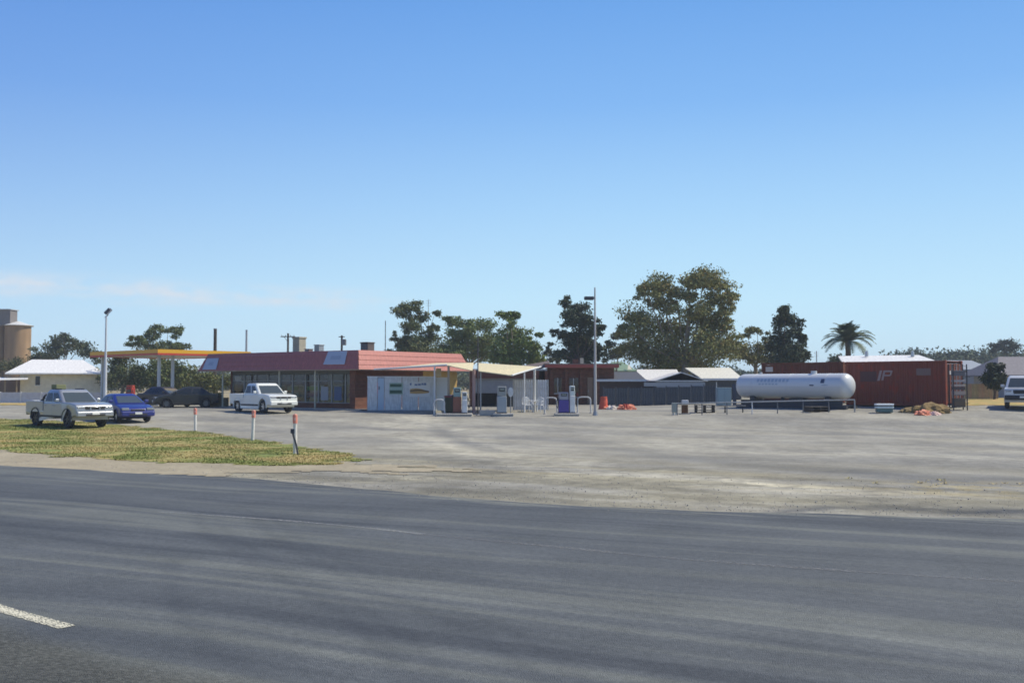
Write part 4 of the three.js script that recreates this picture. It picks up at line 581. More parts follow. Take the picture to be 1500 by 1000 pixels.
{ const proto = (pos, turn, label) => { const t = thing('plastic_chair', label, 'chair', pos, turn, 'white plastic chairs'); part('seat', rbox(0.46, 0.04, 0.44, 0, 0.44, 0, 0.015), white, t); for (let i = 0; i < 4; i++) part('back_slat', rbox(0.075, 0.42, 0.025, -0.15 + i * 0.1, 0.66, -0.22, 0.01), white, t); part('back_rim', tube([V(-0.23, 0.44, -0.2), V(-0.22, 0.8, -0.24), V(0, 0.9, -0.26), V(0.22, 0.8, -0.24), V(0.23, 0.44, -0.2)], 0.025, 20, 6), white, t); for (const s of [-1, 1]) { part('arm', tube([V(s * 0.24, 0.64, -0.2), V(s * 0.27, 0.66, 0.1), V(s * 0.26, 0.44, 0.2)], 0.022, 10, 6), white, t); for (const z of [-0.22, 0.2]) part('leg', bar(V(s * 0.25, 0, z * 1.15), V(s * 0.21, 0.44, z), 0.025, 0.02, 6), white, t); } return t; };
  proto(spot(772, 60.8), 0.4, 'white plastic chair nearest the grey pump'); proto(spot(789, 60.6), -0.5, 'white plastic chair nearest the purple pump');
  const s = spot(781, 61.6), t = thing('plastic_table', 'low white plastic table between the two chairs', 'table', s); part('table_top', cyl(0.42, 0.42, 0.04, 0, 0.66, 0, 20), white, t); for (const [x, z] of [[-0.22, -0.22], [0.22, -0.22], [0.22, 0.22], [-0.22, 0.22]]) part('leg', bar(V(x * 1.2, 0, z * 1.2), V(x, 0.67, z), 0.025), white, t); }
// lamp poles
{ const D = 57.2, s = spot(872, D), h = at(872, 421, D).y - s.y, t = thing('lamp_pole', 'tall thin pole with single lamp arm beside the purple pump', 'lamp pole', s); part('shaft', bar(V(0, -0.1, 0), V(0, h, 0), 0.1, 0.04, 10), M(0.46, 0.44, 0.42, 0.55, { map: wearTex }), t); part('base_collar', cyl(0.16, 0.12, 0.25, 0, -0.02, 0, 12), greyMetal, t); const a = part('arm', bar(V(0, h - 0.62, 0), V(-0.3, h - 0.6, 0), 0.025), greyMetal, t); const hd = part('lamp_head', rbox(0.56, 0.2, 0.34, -0.34, h - 0.62, 0, 0.05), M(0.05, 0.055, 0.065, 0.5), t); part('lens', rbox(0.3, 0.03, 0.2, -0.33, h - 0.69, 0, 0.01), M(0.6, 0.62, 0.62, 0.2), hd); }
{ const D = 72, s = spot(153.5, D), h = at(153, 462, D).y - s.y, t = thing('lamp_pole', 'grey floodlight pole in front of the white roofed house', 'lamp pole', s); part('shaft', bar(V(0, -0.1, 0), V(0, h * 0.5, 0), 0.13, 0.11, 12), M(0.62, 0.64, 0.66, 0.5, { map: wearTex }), t); part('upper_shaft', bar(V(0, h * 0.5, 0), V(0, h, 0), 0.085, 0.06, 12), M(0.62, 0.64, 0.66, 0.5, { map: wearTex }), t); part('base_collar', cyl(0.2, 0.16, 0.2, 0, -0.02, 0, 12), concrete, t); const br = part('bracket', [bar(V(-0.12, h - 0.15, 0), V(0.16, h + 0.05, 0), 0.025), bar(V(0.05, h, 0), V(0.12, h + 0.25, 0.05), 0.03)], greyMetal, t); const f = part('floodlight', new RoundedBoxGeometry(0.5, 0.22, 0.4, 2, 0.04).rotateZ(0.8).translate(0.14, h + 0.3, 0.05), M(0.06, 0.07, 0.09, 0.5), t); part('lens', new RoundedBoxGeometry(0.42, 0.02, 0.32, 1, 0.008).translate(0, -0.12, 0).rotateZ(0.8).translate(0.14, h + 0.3, 0.05), M(0.5, 0.52, 0.55, 0.15), f); }
// ---------------------------------------------------------------- fuel canopy at the left
{
  const p = spot(230, 74), t = thing('fuel_canopy', 'flat yellow and red fuel canopy on slim columns', 'canopy', p, -0.72), yb = 3.8, yt = 4.22, X = -10.7, Z = -8;
  const yel = M(0.74, 0.39, 0.02, 0.45), red = M(0.5, 0.05, 0.03, 0.45);
  for (const [n, x0, x1, z0, z1] of [['front', X, 0, -0.08, 0], ['right', -0.08, 0, Z, -0.081], ['back', X, 0, Z - 0.08, Z], ['left', X, X + 0.08, Z, -0.081]]) { part('fascia_panel', slab(x0, x1, yb + 0.15, yt, z0, z1), yel, t); part('stripe', slab(x0 - 0.004, x1 + 0.004, yb, yb + 0.15, z0 - 0.004, z1 + 0.004), red, t); }
  part('soffit', slab(X + 0.1, -0.1, yb + 0.06, yb + 0.1, Z + 0.02, -0.1), white, t); part('roof', slab(X + 0.1, -0.1, yt - 0.12, yt - 0.08, Z + 0.02, -0.1), galv, t);
  for (const [x, z] of [[-1.4, -0.9], [-1.35, -2.0], [-10.35, -0.9]]) part('column', rbox(0.2, yb + 0.2, 0.2, x, yb / 2, z, 0.03), M(0.55, 0.57, 0.56, 0.5), t);
  for (const [x, z] of [[-3, -2.5], [-7.5, -2.5]]) part('soffit_light', slab(x - 0.5, x + 0.5, yb + 0.02, yb + 0.06, z - 0.2, z + 0.2), white, t);
}
{ const p = spot(191, 73), t = thing('fuel_pump', 'red fuel pump under the canopy behind the blue car', 'fuel pump', p, -0.3, 'fuel pumps'); part('cabinet', rbox(0.5, 1.3, 0.42, 0, 0.72, 0, 0.04), M(0.36, 0.035, 0.025, 0.5), t); part('display', rbox(0.36, 0.24, 0.03, 0, 1.12, 0.215, 0.01), M(0.05, 0.05, 0.055, 0.2), t); part('head_sign', rbox(0.52, 0.16, 0.3, 0, 1.46, 0, 0.03), M(0.4, 0.06, 0.03, 0.5), t); part('hose', tube([V(0.25, 1.2, 0.1), V(0.4, 0.8, 0.15), V(0.36, 0.4, 0.15), V(0.27, 0.9, 0.12)], 0.025, 16, 6), black, t); part('plinth', box(0.8, 0.16, 0.7, 0, 0.06, 0), concrete, t); }
// house with white hip roof
{
  const D = 101, k = metre(D), s = spot(80, D), t = thing('cream_house', 'cream house with white metal hip roof at the left', 'house', s, 0.40), X = (p) => (p - 80) / k, wall = M(0.76, 0.69, 0.52, 0.85, { map: wearTex }), eave = 2.62;
  part('wall', [slab(X(34), X(142), 0, eave, -6.4, -6.2), slab(X(34), X(142), 0, eave, -0.2, 0), slab(X(34), X(36.5), 0, eave, -6.2, -0.2), slab(X(139.5), X(142), 0, eave, -6.2, -0.2)], wall, t);
  const r = hip(X(148) - X(15), 7.6, 1.42, X(112) - X(42), eave + 0.1, 0.1), g = new THREE.Group(); const roofM = M(0.9, 0.9, 0.88, 0.45, { map: streakTex });
  r.forEach((q) => part('roof_slope', q.translate(X(81.5), 0, -3.1), roofM, t)); part('gutter', [slab(X(15), X(148), eave - 0.03, eave + 0.09, 0.7, 0.8)], white, t);
  const w = part('window', slab(X(54), X(60), 1.5, 2.4, 0.005, 0.03), glassDark, t); part('frame', [slab(X(53), X(61), 1.42, 1.5, 0, 0.06), slab(X(53), X(61), 2.4, 2.46, 0, 0.06)], white, w);
  part('verandah_roof', solid([[V(X(-40), 1.95, 2.6), V(X(45), 2.12, 1.6), V(X(45), 2.3, 0.05), V(X(-40), 2.2, 0.05)]], 0.08), roofM, t);
  for (const p of [2, 16, 31]) part('verandah_post', box(0.12, 2.05, 0.12, X(p), 1.0, 1.5), M(0.3, 0.22, 0.13, 0.8), t); part('side_wing', slab(X(-60), X(33), 0, 2.2, -3.2, -3), M(0.3, 0.2, 0.14, 0.9), t);
}
{ // low pale fence along the far side of the lane
  const t = thing('panel_fence', 'low pale blue grey panel fence in front of the cream house', 'fence', spot(-30, 85)), k = metre(85), w = 30 / k; const m1 = M(0.56, 0.58, 0.63, 0.6, { map: wearTex });
  for (let i = 0; i < 6; i++) { part('fence_panel', rbox(w - 0.06, 0.86, 0.05, (i + 0.5) * w, 0.48, 0, 0.01), m1, t); part('fence_post', box(0.1, 0.98, 0.1, i * w, 0.47, 0), white, t); }
}
{ // silo
  const D = 168, s = spot(14, D), t = thing('grain_silo', 'tall twin brown concrete silo at the far left edge', 'silo', s), k = metre(D), conc = M(0.36, 0.235, 0.13, 0.9, { map: streakTex }), H = at(0, 477, D).y - s.y;
  for (const p of [24, -12]) { const x = (p - 14) / k; part('cell', cyl(2.05, 2.05, H, x, 0, 0, 40), conc, t); const c = part('cell_roof', new THREE.ConeGeometry(2.4, 0.8, 40).translate(x, H + 0.4, 0), M(0.6, 0.6, 0.57, 0.6), t); part('eave_ring', cyl(2.38, 2.4, 0.14, x, H - 0.1, 0, 40), M(0.3, 0.26, 0.2, 0.8), c); }
  part('joint_wall', slab(-2.6, -1.6, 0, H - 0.3, -0.6, 0.6), M(0.12, 0.1, 0.08, 0.9), t); part('head_house', slab(-4.2, 0.4, H + 0.15, H + 2.6, -1.2, 1.2), M(0.22, 0.2, 0.2, 0.8, { map: streakTex }), t); part('head_house_roof', slab(-4.4, 0.55, H + 2.6, H + 2.75, -1.4, 1.4), M(0.35, 0.35, 0.36, 0.7), t);
}
// poles on the skyline
function skyPole(name, label, cat, px, D, top, r0, r1, mat, arm) {
  const s = spot(px, D), h = at(px, top, D).y - s.y, t = thing(name, label, cat, s); part('shaft', bar(V(0, -0.2, 0), V(0, h, 0), r0, r1, 8), mat, t);
  if (arm === 1) { part('cross_arm', box(1.9, 0.12, 0.12, 0, h - 0.45, 0.12), darkWood, t); for (const x of [-0.8, -0.3, 0.35, 0.8]) part('insulator', cyl(0.05, 0.04, 0.16, x, h - 0.39, 0.12, 8), M(0.35, 0.3, 0.26, 0.3), t); part('stay', bar(V(-0.5, h - 0.5, 0.12), V(0, h - 1.1, 0.08), 0.03), darkWood, t); }
  if (arm === 2) { part('transformer', rbox(0.55, 0.8, 0.5, 0.3, h - 0.9, 0, 0.08), M(0.16, 0.17, 0.18, 0.6), t); part('cross_arm', box(0.8, 0.1, 0.1, 0, h - 0.2, 0.1), darkWood, t); }
  if (arm === 3) for (const q of [0.2, 0.5, 0.8]) part('element', bar(V(-0.35, h - q, 0), V(0.35, h - q, 0), 0.015), mat, t);
  if (arm === 0) part('cap', cyl(r1 * 1.15, r1 * 1.1, 0.08, 0, h, 0, 8), greyMetal, t);
}
skyPole('power_pole', 'stout dark timber pole behind the left end of shop roof', 'power pole', 314, 105, 482, 0.2, 0.17, darkWood, 0);
skyPole('steel_mast', 'pale grey mast behind the shop roof, second from left', 'mast', 360, 120, 484, 0.16, 0.12, M(0.35, 0.37, 0.4, 0.6), 0);
skyPole('power_pole', 'power pole with cross arm beside the tall beige cooler', 'power pole', 421, 130, 488, 0.16, 0.13, darkWood, 1);
skyPole('power_pole', 'power pole carrying a transformer behind the grey sign panel', 'power pole', 500, 130, 491, 0.16, 0.13, darkWood, 2);
skyPole('antenna_mast', 'thin dark mast at left of the trees behind shop', 'mast', 564, 88, 471, 0.045, 0.035, M(0.08, 0.08, 0.09, 0.6), 0);
skyPole('antenna_mast', 'faint thin antenna rising above the gum trees', 'mast', 627, 122, 438, 0.07, 0.03, M(0.3, 0.31, 0.33, 0.6), 3);
skyPole('antenna_mast', 'small distant mast left of the palm', 'mast', 1197, 150, 514, 0.1, 0.06, M(0.2, 0.2, 0.22, 0.6), 3);
// ---------------------------------------------------------------- sheds and houses behind the yard
function shed(name, label, pa, pb, D, yTop, yEave, depth, roofMat, wallMat, o = {}) {
  const a = spot(pa, D), b = spot(pb, D), k = metre(D), base = a.clone().lerp(b, 0.5); base.y = Math.min(a.y, b.y); const t = thing(name, label, o.cat || 'shed', base), w = b.x - a.x, he = at(pa, yEave, D).y - base.y, hr = at(pa, yTop, D + depth).y - base.y;
  const sl = o.slant || [0, 0];
  part('roof', solid([[V(-w / 2, he, 0.3), V(w / 2, he, 0.3), V(w / 2 + sl[1] / k, hr, -depth), V(-w / 2 + sl[0] / k, hr, -depth)]], 0.07), roofMat, t);
  part('wall', [slab(-w / 2 + 0.1, w / 2 - 0.1, 0, he - 0.08, -0.15, 0), slab(-w / 2 + 0.1, w / 2 - 0.1, 0, hr - 0.2, -depth - 0.05, -depth + 0.1), slab(-w / 2 + 0.1, -w / 2 + 0.25, 0, he - 0.08, -depth, -0.15), slab(w / 2 - 0.25, w / 2 - 0.1, 0, he - 0.08, -depth, -0.15)], wallMat, t);
  part('gutter', slab(-w / 2, w / 2, he - 0.14, he + 0.03, 0.31, 0.41), o.gutter || white, t);
  return t;
}
const slate = M(0.10, 0.105, 0.125, 0.6, { map: streakTex }), slateWall = M(0.075, 0.085, 0.10, 0.8, { map: streakTex }), roofWhite = M(0.9, 0.9, 0.87, 0.45, { map: streakTex });
shed('skillion_shed', 'long low shed with slate grey roof and white gutter', 872, 946, 79, 544.5, 556, 4, slate, M(0.07, 0.05, 0.05, 0.9), { slant: [6, -3] });
shed('skillion_shed', 'white sheet roofed shed between the slate shed and grey gable', 934, 1000, 82, 541, 556.5, 4.5, roofWhite, slateWall, { slant: [9, 5] });
shed('skillion_shed', 'cream roofed shed left of the gas tank', 1028, 1088, 81, 538.5, 554.5, 4.5, M(0.86, 0.85, 0.74, 0.5, { map: streakTex }), slateWall, { slant: [-10, 0] });
{ const D = 77, k = metre(D), s = spot(996, D), t = thing('gabled_shed', 'grey gable fronted shed in the middle of the white roofs', 'shed', s), X = (p) => (p - 996) / k, Y = (p) => at(996, p, D).y - s.y, z = -4.5;
  part('gable_wall', solid([[V(X(962), Y(557), 0.02), V(X(1032), Y(557), 0.02), V(X(998), Y(546), 0.02)]], 0.01), M(0.2, 0.2, 0.24, 0.7, { map: streakTex }), t); part('front_wall', slab(X(962), X(1032), 0, Y(557) - 0.02, -0.1, 0), M(0.28, 0.30, 0.33, 0.7, { map: streakTex }), t); part('back_wall', slab(X(962), X(1032), 0, Y(557) - 0.02, z - 0.1, z), slateWall, t);
  const e = 0.12; part('roof_slope', solid([[V(X(959), Y(557.2), 0.2), V(X(998), Y(545), 0.2), V(X(998), Y(545), z), V(X(959), Y(557.2), z)]], 0.06), roofWhite, t); part('roof_slope', solid([[V(X(998), Y(545), 0.2), V(X(1036), Y(557.2), 0.2), V(X(1036), Y(557.2), z), V(X(998), Y(545), z)]], 0.06), roofWhite, t); part('barge_board', slab(X(958), X(1037), Y(558.5), Y(557), 0.03, 0.1), white, t); }
{ // shade cloth fence
  const pa = 884, pb = 1050, D = 73, a = spot(pa, D), b = spot(pb, D), t = thing('mesh_fence', 'dark slate shade cloth fence in front of the low sheds', 'fence', a), n = 9, w = (b.x - a.x) / n;
  for (let i = 0; i < n; i++) { const gy = groundY(a.x + (i + 0.5) * w, -D) - a.y, v = R(0.9, 1.12); part('fence_panel', corrugated(w - 0.05, 1.35 + R(-0.02, 0.02), 0.12, 0.02, gy - 0.05), M(0.075 * v, 0.09 * v, 0.11 * v, 0.8, { map: streakTex }), t).position.x = (i + 0.5) * w; part('fence_post', cyl(0.035, 0.035, 1.55, i * w, gy - 0.15, -0.06, 8), slateWall, t); }
  part('fence_post', cyl(0.035, 0.035, 1.7, n * w, groundY(b.x, -D) - a.y - 0.15, -0.06, 8), galv, t); part('grey_top_strip', slab(n * w * 0.36, n * w * 0.9, 1.46, 1.74, -0.1, -0.06), M(0.32, 0.33, 0.34, 0.7), t);
}
{ const D = 66, s = spot(1060, D), t = thing('metal_cabinet', 'pale teal metal cabinet with dark post at the tank end', 'cabinet', s); part('casing', rbox(0.95, 1.2, 0.5, 0, 0.62, 0, 0.02), M(0.26, 0.36, 0.38, 0.5, { map: wearTex }), t); part('door', rbox(0.4, 1.0, 0.02, -0.2, 0.62, 0.255, 0.008), M(0.28, 0.38, 0.40, 0.5), t); part('door', rbox(0.4, 1.0, 0.02, 0.23, 0.62, 0.255, 0.008), M(0.28, 0.38, 0.40, 0.5), t); part('post', box(0.2, 1.5, 0.2, 0.75, 0.7, -0.1), M(0.05, 0.06, 0.09, 0.7), t); }
{ const D = 112, k = metre(D), s = spot(908, D), t = thing('green_roof_house', 'house with pale green roof peeking behind the slate shed', 'house', s), X = (p) => (p - 908) / k, Y = (p) => at(908, p, D).y - s.y; part('wall', slab(X(892), X(926), 0, Y(543), -5, 0), M(0.5, 0.45, 0.34, 0.8), t); hip(X(932) - X(884), 6.4, Y(529) - Y(543), X(914) - X(898), Y(543), 0.1).forEach((q) => part('roof_slope', q.translate(0, 0, -2.5), M(0.20, 0.29, 0.18, 0.6), t)); for (const p of [893, 921]) part('gable_trim', solid([[V(X(p - 3), Y(541), 1), V(X(p + 3), Y(541), 1), V(X(p), Y(531), 0)]], 0.05), M(0.7, 0.66, 0.5, 0.7), t); }
{ // portable building behind the containers
  const D = 76, k = metre(D), s = spot(1303, D), t = thing('portable_building', 'white roofed portable building behind the front container', 'building', s, 0.0), X = (p) => (p - 1303) / k, Y = (p) => at(1303, p, D).y - s.y; part('wall', slab(X(1240), X(1368), 0, Y(532.5), -3, 0), M(0.5, 0.46, 0.4, 0.8), t); part('roof', solid([[V(X(1234), Y(532), 0.3), V(X(1376), Y(530.5), 0.3), V(X(1366), Y(518.5), -2.4), V(X(1244), Y(520), -2.4)]], 0.1), roofWhite, t); for (const p of [1283, 1352]) part('roof_vent', cyl(0.14, 0.11, 0.42, X(p), Y(521), -1.8, 10), galv, t); }
{ const D = 96, k = metre(D), s = spot(1412, D), t = thing('grey_cottage', 'low grey roofed cottage seen past the container end', 'house', s), X = (p) => (p - 1412) / k, Y = (p) => at(1412, p, D).y - s.y; part('wall', slab(X(1376), X(1444), 0, Y(541), -4, 0), M(0.28, 0.30, 0.33, 0.8), t); hip(X(1452) - X(1368), 5.4, Y(527) - Y(541), X(1436) - X(1384), Y(541), 0.1).forEach((q) => part('roof_slope', q.translate(0, 0, -2), M(0.27, 0.30, 0.33, 0.6), t)); part('window', slab(X(1414), X(1422), Y(552), Y(544), 0.004, 0.03), glassDark, t); }
{ const D = 78, a = spot(1412, D), t = thing('paling_fence', 'tan timber paling fence beside the round bush', 'fence', a), w = 0.115; for (let i = 0; i < 24; i++) part('paling', box(w - 0.012, 1.2 + R(-0.03, 0.03), 0.02, i * w, 0.6, R(-0.006, 0.006)), M(0.42 * R(0.85, 1.1), 0.33 * R(0.9, 1.05), 0.2, 0.9, { map: streakTex }), t); for (const y of [0.3, 0.95]) part('rail', box(24 * w, 0.07, 0.04, 12 * w, y, -0.04), darkWood, t); }
{ const D = 84, k = metre(D), s = spot(1540, D), t = thing('grey_roof_house', 'grey tiled roof house at the right edge behind the car', 'house', s), X = (p) => (p - 1540) / k, Y = (p) => at(1540, p, D).y - s.y; part('wall', slab(X(1476), X(1630), 0, Y(549), -6, 0), M(0.4, 0.38, 0.36, 0.85), t); hip(X(1640) - X(1464), 7.4, Y(521) - Y(549), X(1600) - X(1492), Y(549), 0.1).forEach((q) => part('roof_slope', q.translate(0.2, 0, -3), M(0.22, 0.21, 0.23, 0.8, { map: streakTex }), t)); }
// ---------------------------------------------------------------- gas tank, rail, containers
const tankWhite = M(0.70, 0.71, 0.69, 0.34, { map: wearTex });
{
  const A = spot(1083, 63), B = spot(1250, 57), L = Math.hypot(B.x - A.x, B.z - A.z), mid = A.clone().lerp(B, 0.5), turn = -Math.atan2(B.z - A.z, B.x - A.x), r = 0.74; mid.y = Math.min(A.y, B.y);
  const t = thing('gas_tank', 'long white cylindrical gas tank lying on a dark skid', 'tank', mid, turn), yc = at(1240, 565.5, 57.5).y - mid.y, pr = [];
  for (let i = 0; i <= 10; i++) { const a = i / 10 * Math.PI / 2; pr.push(new THREE.Vector2(r * Math.sin(a), -L / 2 + 0.5 - 0.5 * Math.cos(a))); } for (let i = 10; i >= 0; i--) { const a = i / 10 * Math.PI / 2; pr.push(new THREE.Vector2(Math.max(0.001, r * Math.sin(a)), L / 2 - 0.5 + 0.5 * Math.cos(a))); }
  part('shell', new THREE.LatheGeometry(pr, 48).rotateZ(-Math.PI / 2).translate(0, yc, 0), tankWhite, t);
  for (const x of [-L * 0.32, 0, L * 0.32]) part('weld_seam', new THREE.TorusGeometry(r + 0.002, 0.01, 6, 48).rotateY(Math.PI / 2).translate(x, yc, 0), tankWhite, t);
  const arc = (x0, x1, a0, a1, mat, nm) => { const g = new THREE.CylinderGeometry(r + 0.006, r + 0.006, x1 - x0, 10, 1, true, a0, a1 - a0).rotateZ(-Math.PI / 2).translate((x0 + x1) / 2, yc, 0); part(nm, g, mat, t); };
  const inkPale = M(0.40, 0.46, 0.50, 0.45), ink = M(0.05, 0.07, 0.12, 0.45);
  for (let i = 0; i < 9; i++) arc(-L * 0.27 + i * 0.26, -L * 0.27 + i * 0.26 + 0.17, -0.62, -0.34, inkPale, 'lettering');
  for (let i = 0; i < 6; i++) arc(-L * 0.25 + i * 0.24, -L * 0.25 + i * 0.24 + 0.16, -0.22, -0.1, inkPale, 'lettering');
  arc(L * 0.29, L * 0.29 + 0.26, -0.6, -0.24, ink, 'warning_diamond'); arc(L * 0.2, L * 0.2 + 0.28, -0.12, -0.02, ink, 'lettering'); arc(L * 0.3, L * 0.3 + 0.4, -0.12, -0.04, inkPale, 'lettering');
  part('valve_box', cyl(0.18, 0.18, 0.22, L * 0.18, yc + r - 0.06, 0, 14), tankWhite, t); part('lifting_lug', slab(-L * 0.3, -L * 0.3 + 0.16, yc + r - 0.03, yc + r + 0.12, -0.02, 0.02), tankWhite, t);
  const dark = M(0.05, 0.052, 0.055, 0.8);
  for (const x of [-L * 0.33, L * 0.33]) part('saddle', slab(x - 0.14, x + 0.14, 0.1, yc - r * 0.82, -0.55, 0.55), dark, t); for (const z of [-0.5, 0.5]) part('skid_rail', slab(-L / 2 + 0.2, L / 2 - 0.1, 0, 0.2, z - 0.1, z + 0.1), dark, t); part('skid_plate', slab(-L / 2 + 0.5, L / 2 - 0.4, 0.201, 0.5, 0.45, 0.5), dark, t); part('pump_set', [rbox(1.0, 0.42, 0.5, 0.4, 0.42, 0.1, 0.05), cyl(0.12, 0.12, 0.5, -0.6, 0.2, 0.2, 12)], dark, t);
}
{ // pipe guard rail in front of the tank
  const a = spot(992, 56.5), b = spot(1252, 55), t = thing('pipe_rail', 'low grey pipe guard rail in front of the gas tank', 'rail', a), n = 7, d = b.clone().sub(a); const hh = 0.68;
  for (let i = 0; i < n; i++) { const p0 = d.clone().multiplyScalar(i / n), p1 = d.clone().multiplyScalar((i + 1) / n); p0.y = groundY(a.x + p0.x, a.z + p0.z) - a.y; p1.y = groundY(a.x + p1.x, a.z + p1.z) - a.y; part('rail', bar(p0.clone().add(V(0, hh, 0)), p1.clone().add(V(0, hh, 0)), 0.035), M(0.34, 0.36, 0.37, 0.5, { map: wearTex }), t); part('post', bar(p0.clone().add(V(0, -0.1, 0)), p0.clone().add(V(0, hh, 0)), 0.03), i === 3 ? white : M(0.14, 0.145, 0.15, 0.7), t); if (i === n - 1) part('post', bar(p1.clone().add(V(0, -0.1, 0)), p1.clone().add(V(0, hh, 0)), 0.04), greyMetal, t); }
}
for (const [px, D, n, label] of [[1032, 58.6, 3, 'stack of three weathered pallets behind the pipe rail'], [1196, 56, 2, 'pair of weathered pallets lying under the gas tank']]) { const t = thing('timber_pallet_stack', label, 'pallets', spot(px, D), R(-0.4, 0.2)); for (let k = 0; k < n; k++) { for (let i = 0; i < 5; i++) part('deck_board', box(1.15, 0.022, 0.13, 0, 0.13 + k * 0.15, -0.44 + i * 0.22), M(0.16, 0.145, 0.12, 0.95, { map: streakTex }), t); for (const x of [-0.5, 0, 0.5]) part('bearer', box(0.09, 0.115, 1.0, x, 0.06 + k * 0.15, 0), darkWood, t); } }
{ const s = spot(1003, 57.5), t = thing('rusty_stand', 'short rusty brown stand with white valve box by the pipe rail', 'stand', s); part('pedestal', rbox(0.34, 0.55, 0.3, 0, 0.26, 0, 0.03), M(0.16, 0.075, 0.03, 0.9, { map: rustTex }), t); part('valve_box', rbox(0.36, 0.26, 0.3, 0.02, 0.68, 0, 0.03), M(0.55, 0.55, 0.55, 0.6), t); part('foot', box(0.6, 0.06, 0.5, 0, 0.02, 0), concrete, t); }
{ const s = spot(988, 57), t = thing('meter_box', 'small grey green meter box at the left end of the pipe rail', 'meter box', s); part('casing', rbox(0.3, 0.55, 0.25, 0, 0.42, 0, 0.02), M(0.3, 0.33, 0.29, 0.7), t); part('leg', box(0.08, 0.3, 0.08, -0.08, 0.1, 0), galv, t); part('leg', box(0.08, 0.3, 0.08, 0.08, 0.1, 0), galv, t); }
{ const s = spot(1075, 57.5), t = thing('bench_frame', 'low dark metal bench frame beside the pipe rail', 'bench', s, -0.3); part('top_plank', rbox(1.3, 0.05, 0.32, 0, 0.4, 0, 0.01), M(0.2, 0.2, 0.2, 0.7), t); for (const x of [-0.5, 0.5]) { part('leg', bar(V(x, 0, 0.14), V(x, 0.4, 0.06), 0.03), black, t); part('leg', bar(V(x, 0, -0.14), V(x, 0.4, -0.06), 0.03), black, t); } }
function container(label, P0, P1, coat, doorCoat, marks) { // P0 far left foot, P1 near right foot of the long side
  const L = Math.hypot(P1.x - P0.x, P1.z - P0.z), base = P0.clone(); base.y = (P0.y + P1.y) / 2 + 0.12; const t = thing('shipping_container', label, 'container', base, -Math.atan2(P1.z - P0.z, P1.x - P0.x), 'shipping containers'), H = 2.59, W = 2.44;
  const side = part('side_wall', corrugated(L - 0.2, H - 0.3, 0.28, 0.036, 0.16), coat, t); side.position.set(L / 2, 0, -0.06); const s2 = part('side_wall', corrugated(L - 0.2, H - 0.3, 0.28, 0.036, 0.16), coat, t); s2.position.set(L / 2, 0, -W + 0.03);
  for (const x of [0.08, L - 0.08]) for (const z of [-0.08, -W + 0.08]) { const p = part('corner_post', box(0.16, H - 0.34, 0.16, x, H / 2, z), coat, t); for (const y of [0.085, H - 0.085]) part('corner_casting', rbox(0.19, 0.17, 0.19, x, y, z, 0.02), coat, p); }
  for (const z of [-0.06, -W + 0.06]) { part('bottom_rail', box(L - 0.34, 0.16, 0.11, L / 2, 0.09, z), coat, t); part('top_rail', box(L - 0.34, 0.12, 0.1, L / 2, H - 0.07, z), coat, t); }
  part('roof', slab(0.1, L - 0.1, H - 0.06, H - 0.025, -W + 0.1, -0.1), coat, t); part('floor', slab(0.1, L - 0.1, 0.05, 0.16, -W + 0.1, -0.1), black, t);
  const e = part('end_wall', corrugated(W - 0.3, H - 0.3, 0.28, 0.036, 0.16), coat, t); e.rotation.y = -Math.PI / 2; e.position.set(0.08, 0, -W / 2);
  for (const z of [-W * 0.27, -W * 0.73]) { const d = part('door', rbox(0.06, H - 0.36, W / 2 - 0.16, L - 0.06, H / 2, z, 0.01), doorCoat, t); for (const q of [-0.25, 0.25]) part('lock_rod', cyl(0.022, 0.022, H - 0.4, L, 0.2, z + q, 8), galv, d); part('door_label', box(0.01, 0.22, 0.4, L - 0.022, 1.9, z), M(0.5, 0.48, 0.44, 0.6), d); }
  for (const x of [0.3, L - 0.3]) for (const z of [-0.3, -W + 0.3]) part('footing_block', box(0.3, 0.3, 0.3, x, -0.15, z), concrete, t);
  if (marks) marks(t, L, H);
}
const rustRed = M(0.29, 0.068, 0.036, 0.75, { map: rustTex }), rustBrown = M(0.22, 0.07, 0.04, 0.8, { map: rustTex });
container('front rust red container with pale lettering beside the dirt mound', spot(1240, 60), spot(1386, 55.8), rustRed, rustBrown, (t, L, H) => {
  const m = M(0.34, 0.25, 0.23, 0.8), z = 0.0, X = (f) => L * f;   // slanted pale emblem: a bar and a leaning bowl
  const sh = (pts) => { const s = new THREE.Shape(); s.moveTo(...pts[0]); pts.slice(1).forEach((p) => s.lineTo(...p)); s.closePath(); return new THREE.ExtrudeGeometry(s, { depth: 0.004, bevelEnabled: false }); };
  const o = X(0.335), y = 1.45; part('emblem', [sh([[o - 0.05, y], [o + 0.1, y], [o + 0.26, y + 0.6], [o + 0.12, y + 0.6]]), sh([[o + 0.2, y + 0.02], [o + 0.32, y + 0.02], [o + 0.46, y + 0.6], [o + 0.34, y + 0.6]]), sh([[o + 0.44, y + 0.5], [o + 0.8, y + 0.5], [o + 0.84, y + 0.6], [o + 0.46, y + 0.6]]), sh([[o + 0.38, y + 0.26], [o + 0.7, y + 0.26], [o + 0.74, y + 0.35], [o + 0.4, y + 0.35]]), sh([[o + 0.7, y + 0.26], [o + 0.78, y + 0.3], [o + 0.9, y + 0.58], [o + 0.78, y + 0.56]])].map((g) => metreUV(g.translate(0, 0, -0.018))), m, t);
  part('patch_panel', slab(X(0.15), X(0.32), 1.4, 2.0, -0.02, -0.014), M(0.10, 0.045, 0.04, 0.85), t); part('faded_panel', slab(X(0.72), X(0.86), 1.75, 2.15, -0.02, -0.014), M(0.2, 0.13, 0.11, 0.85), t);
});
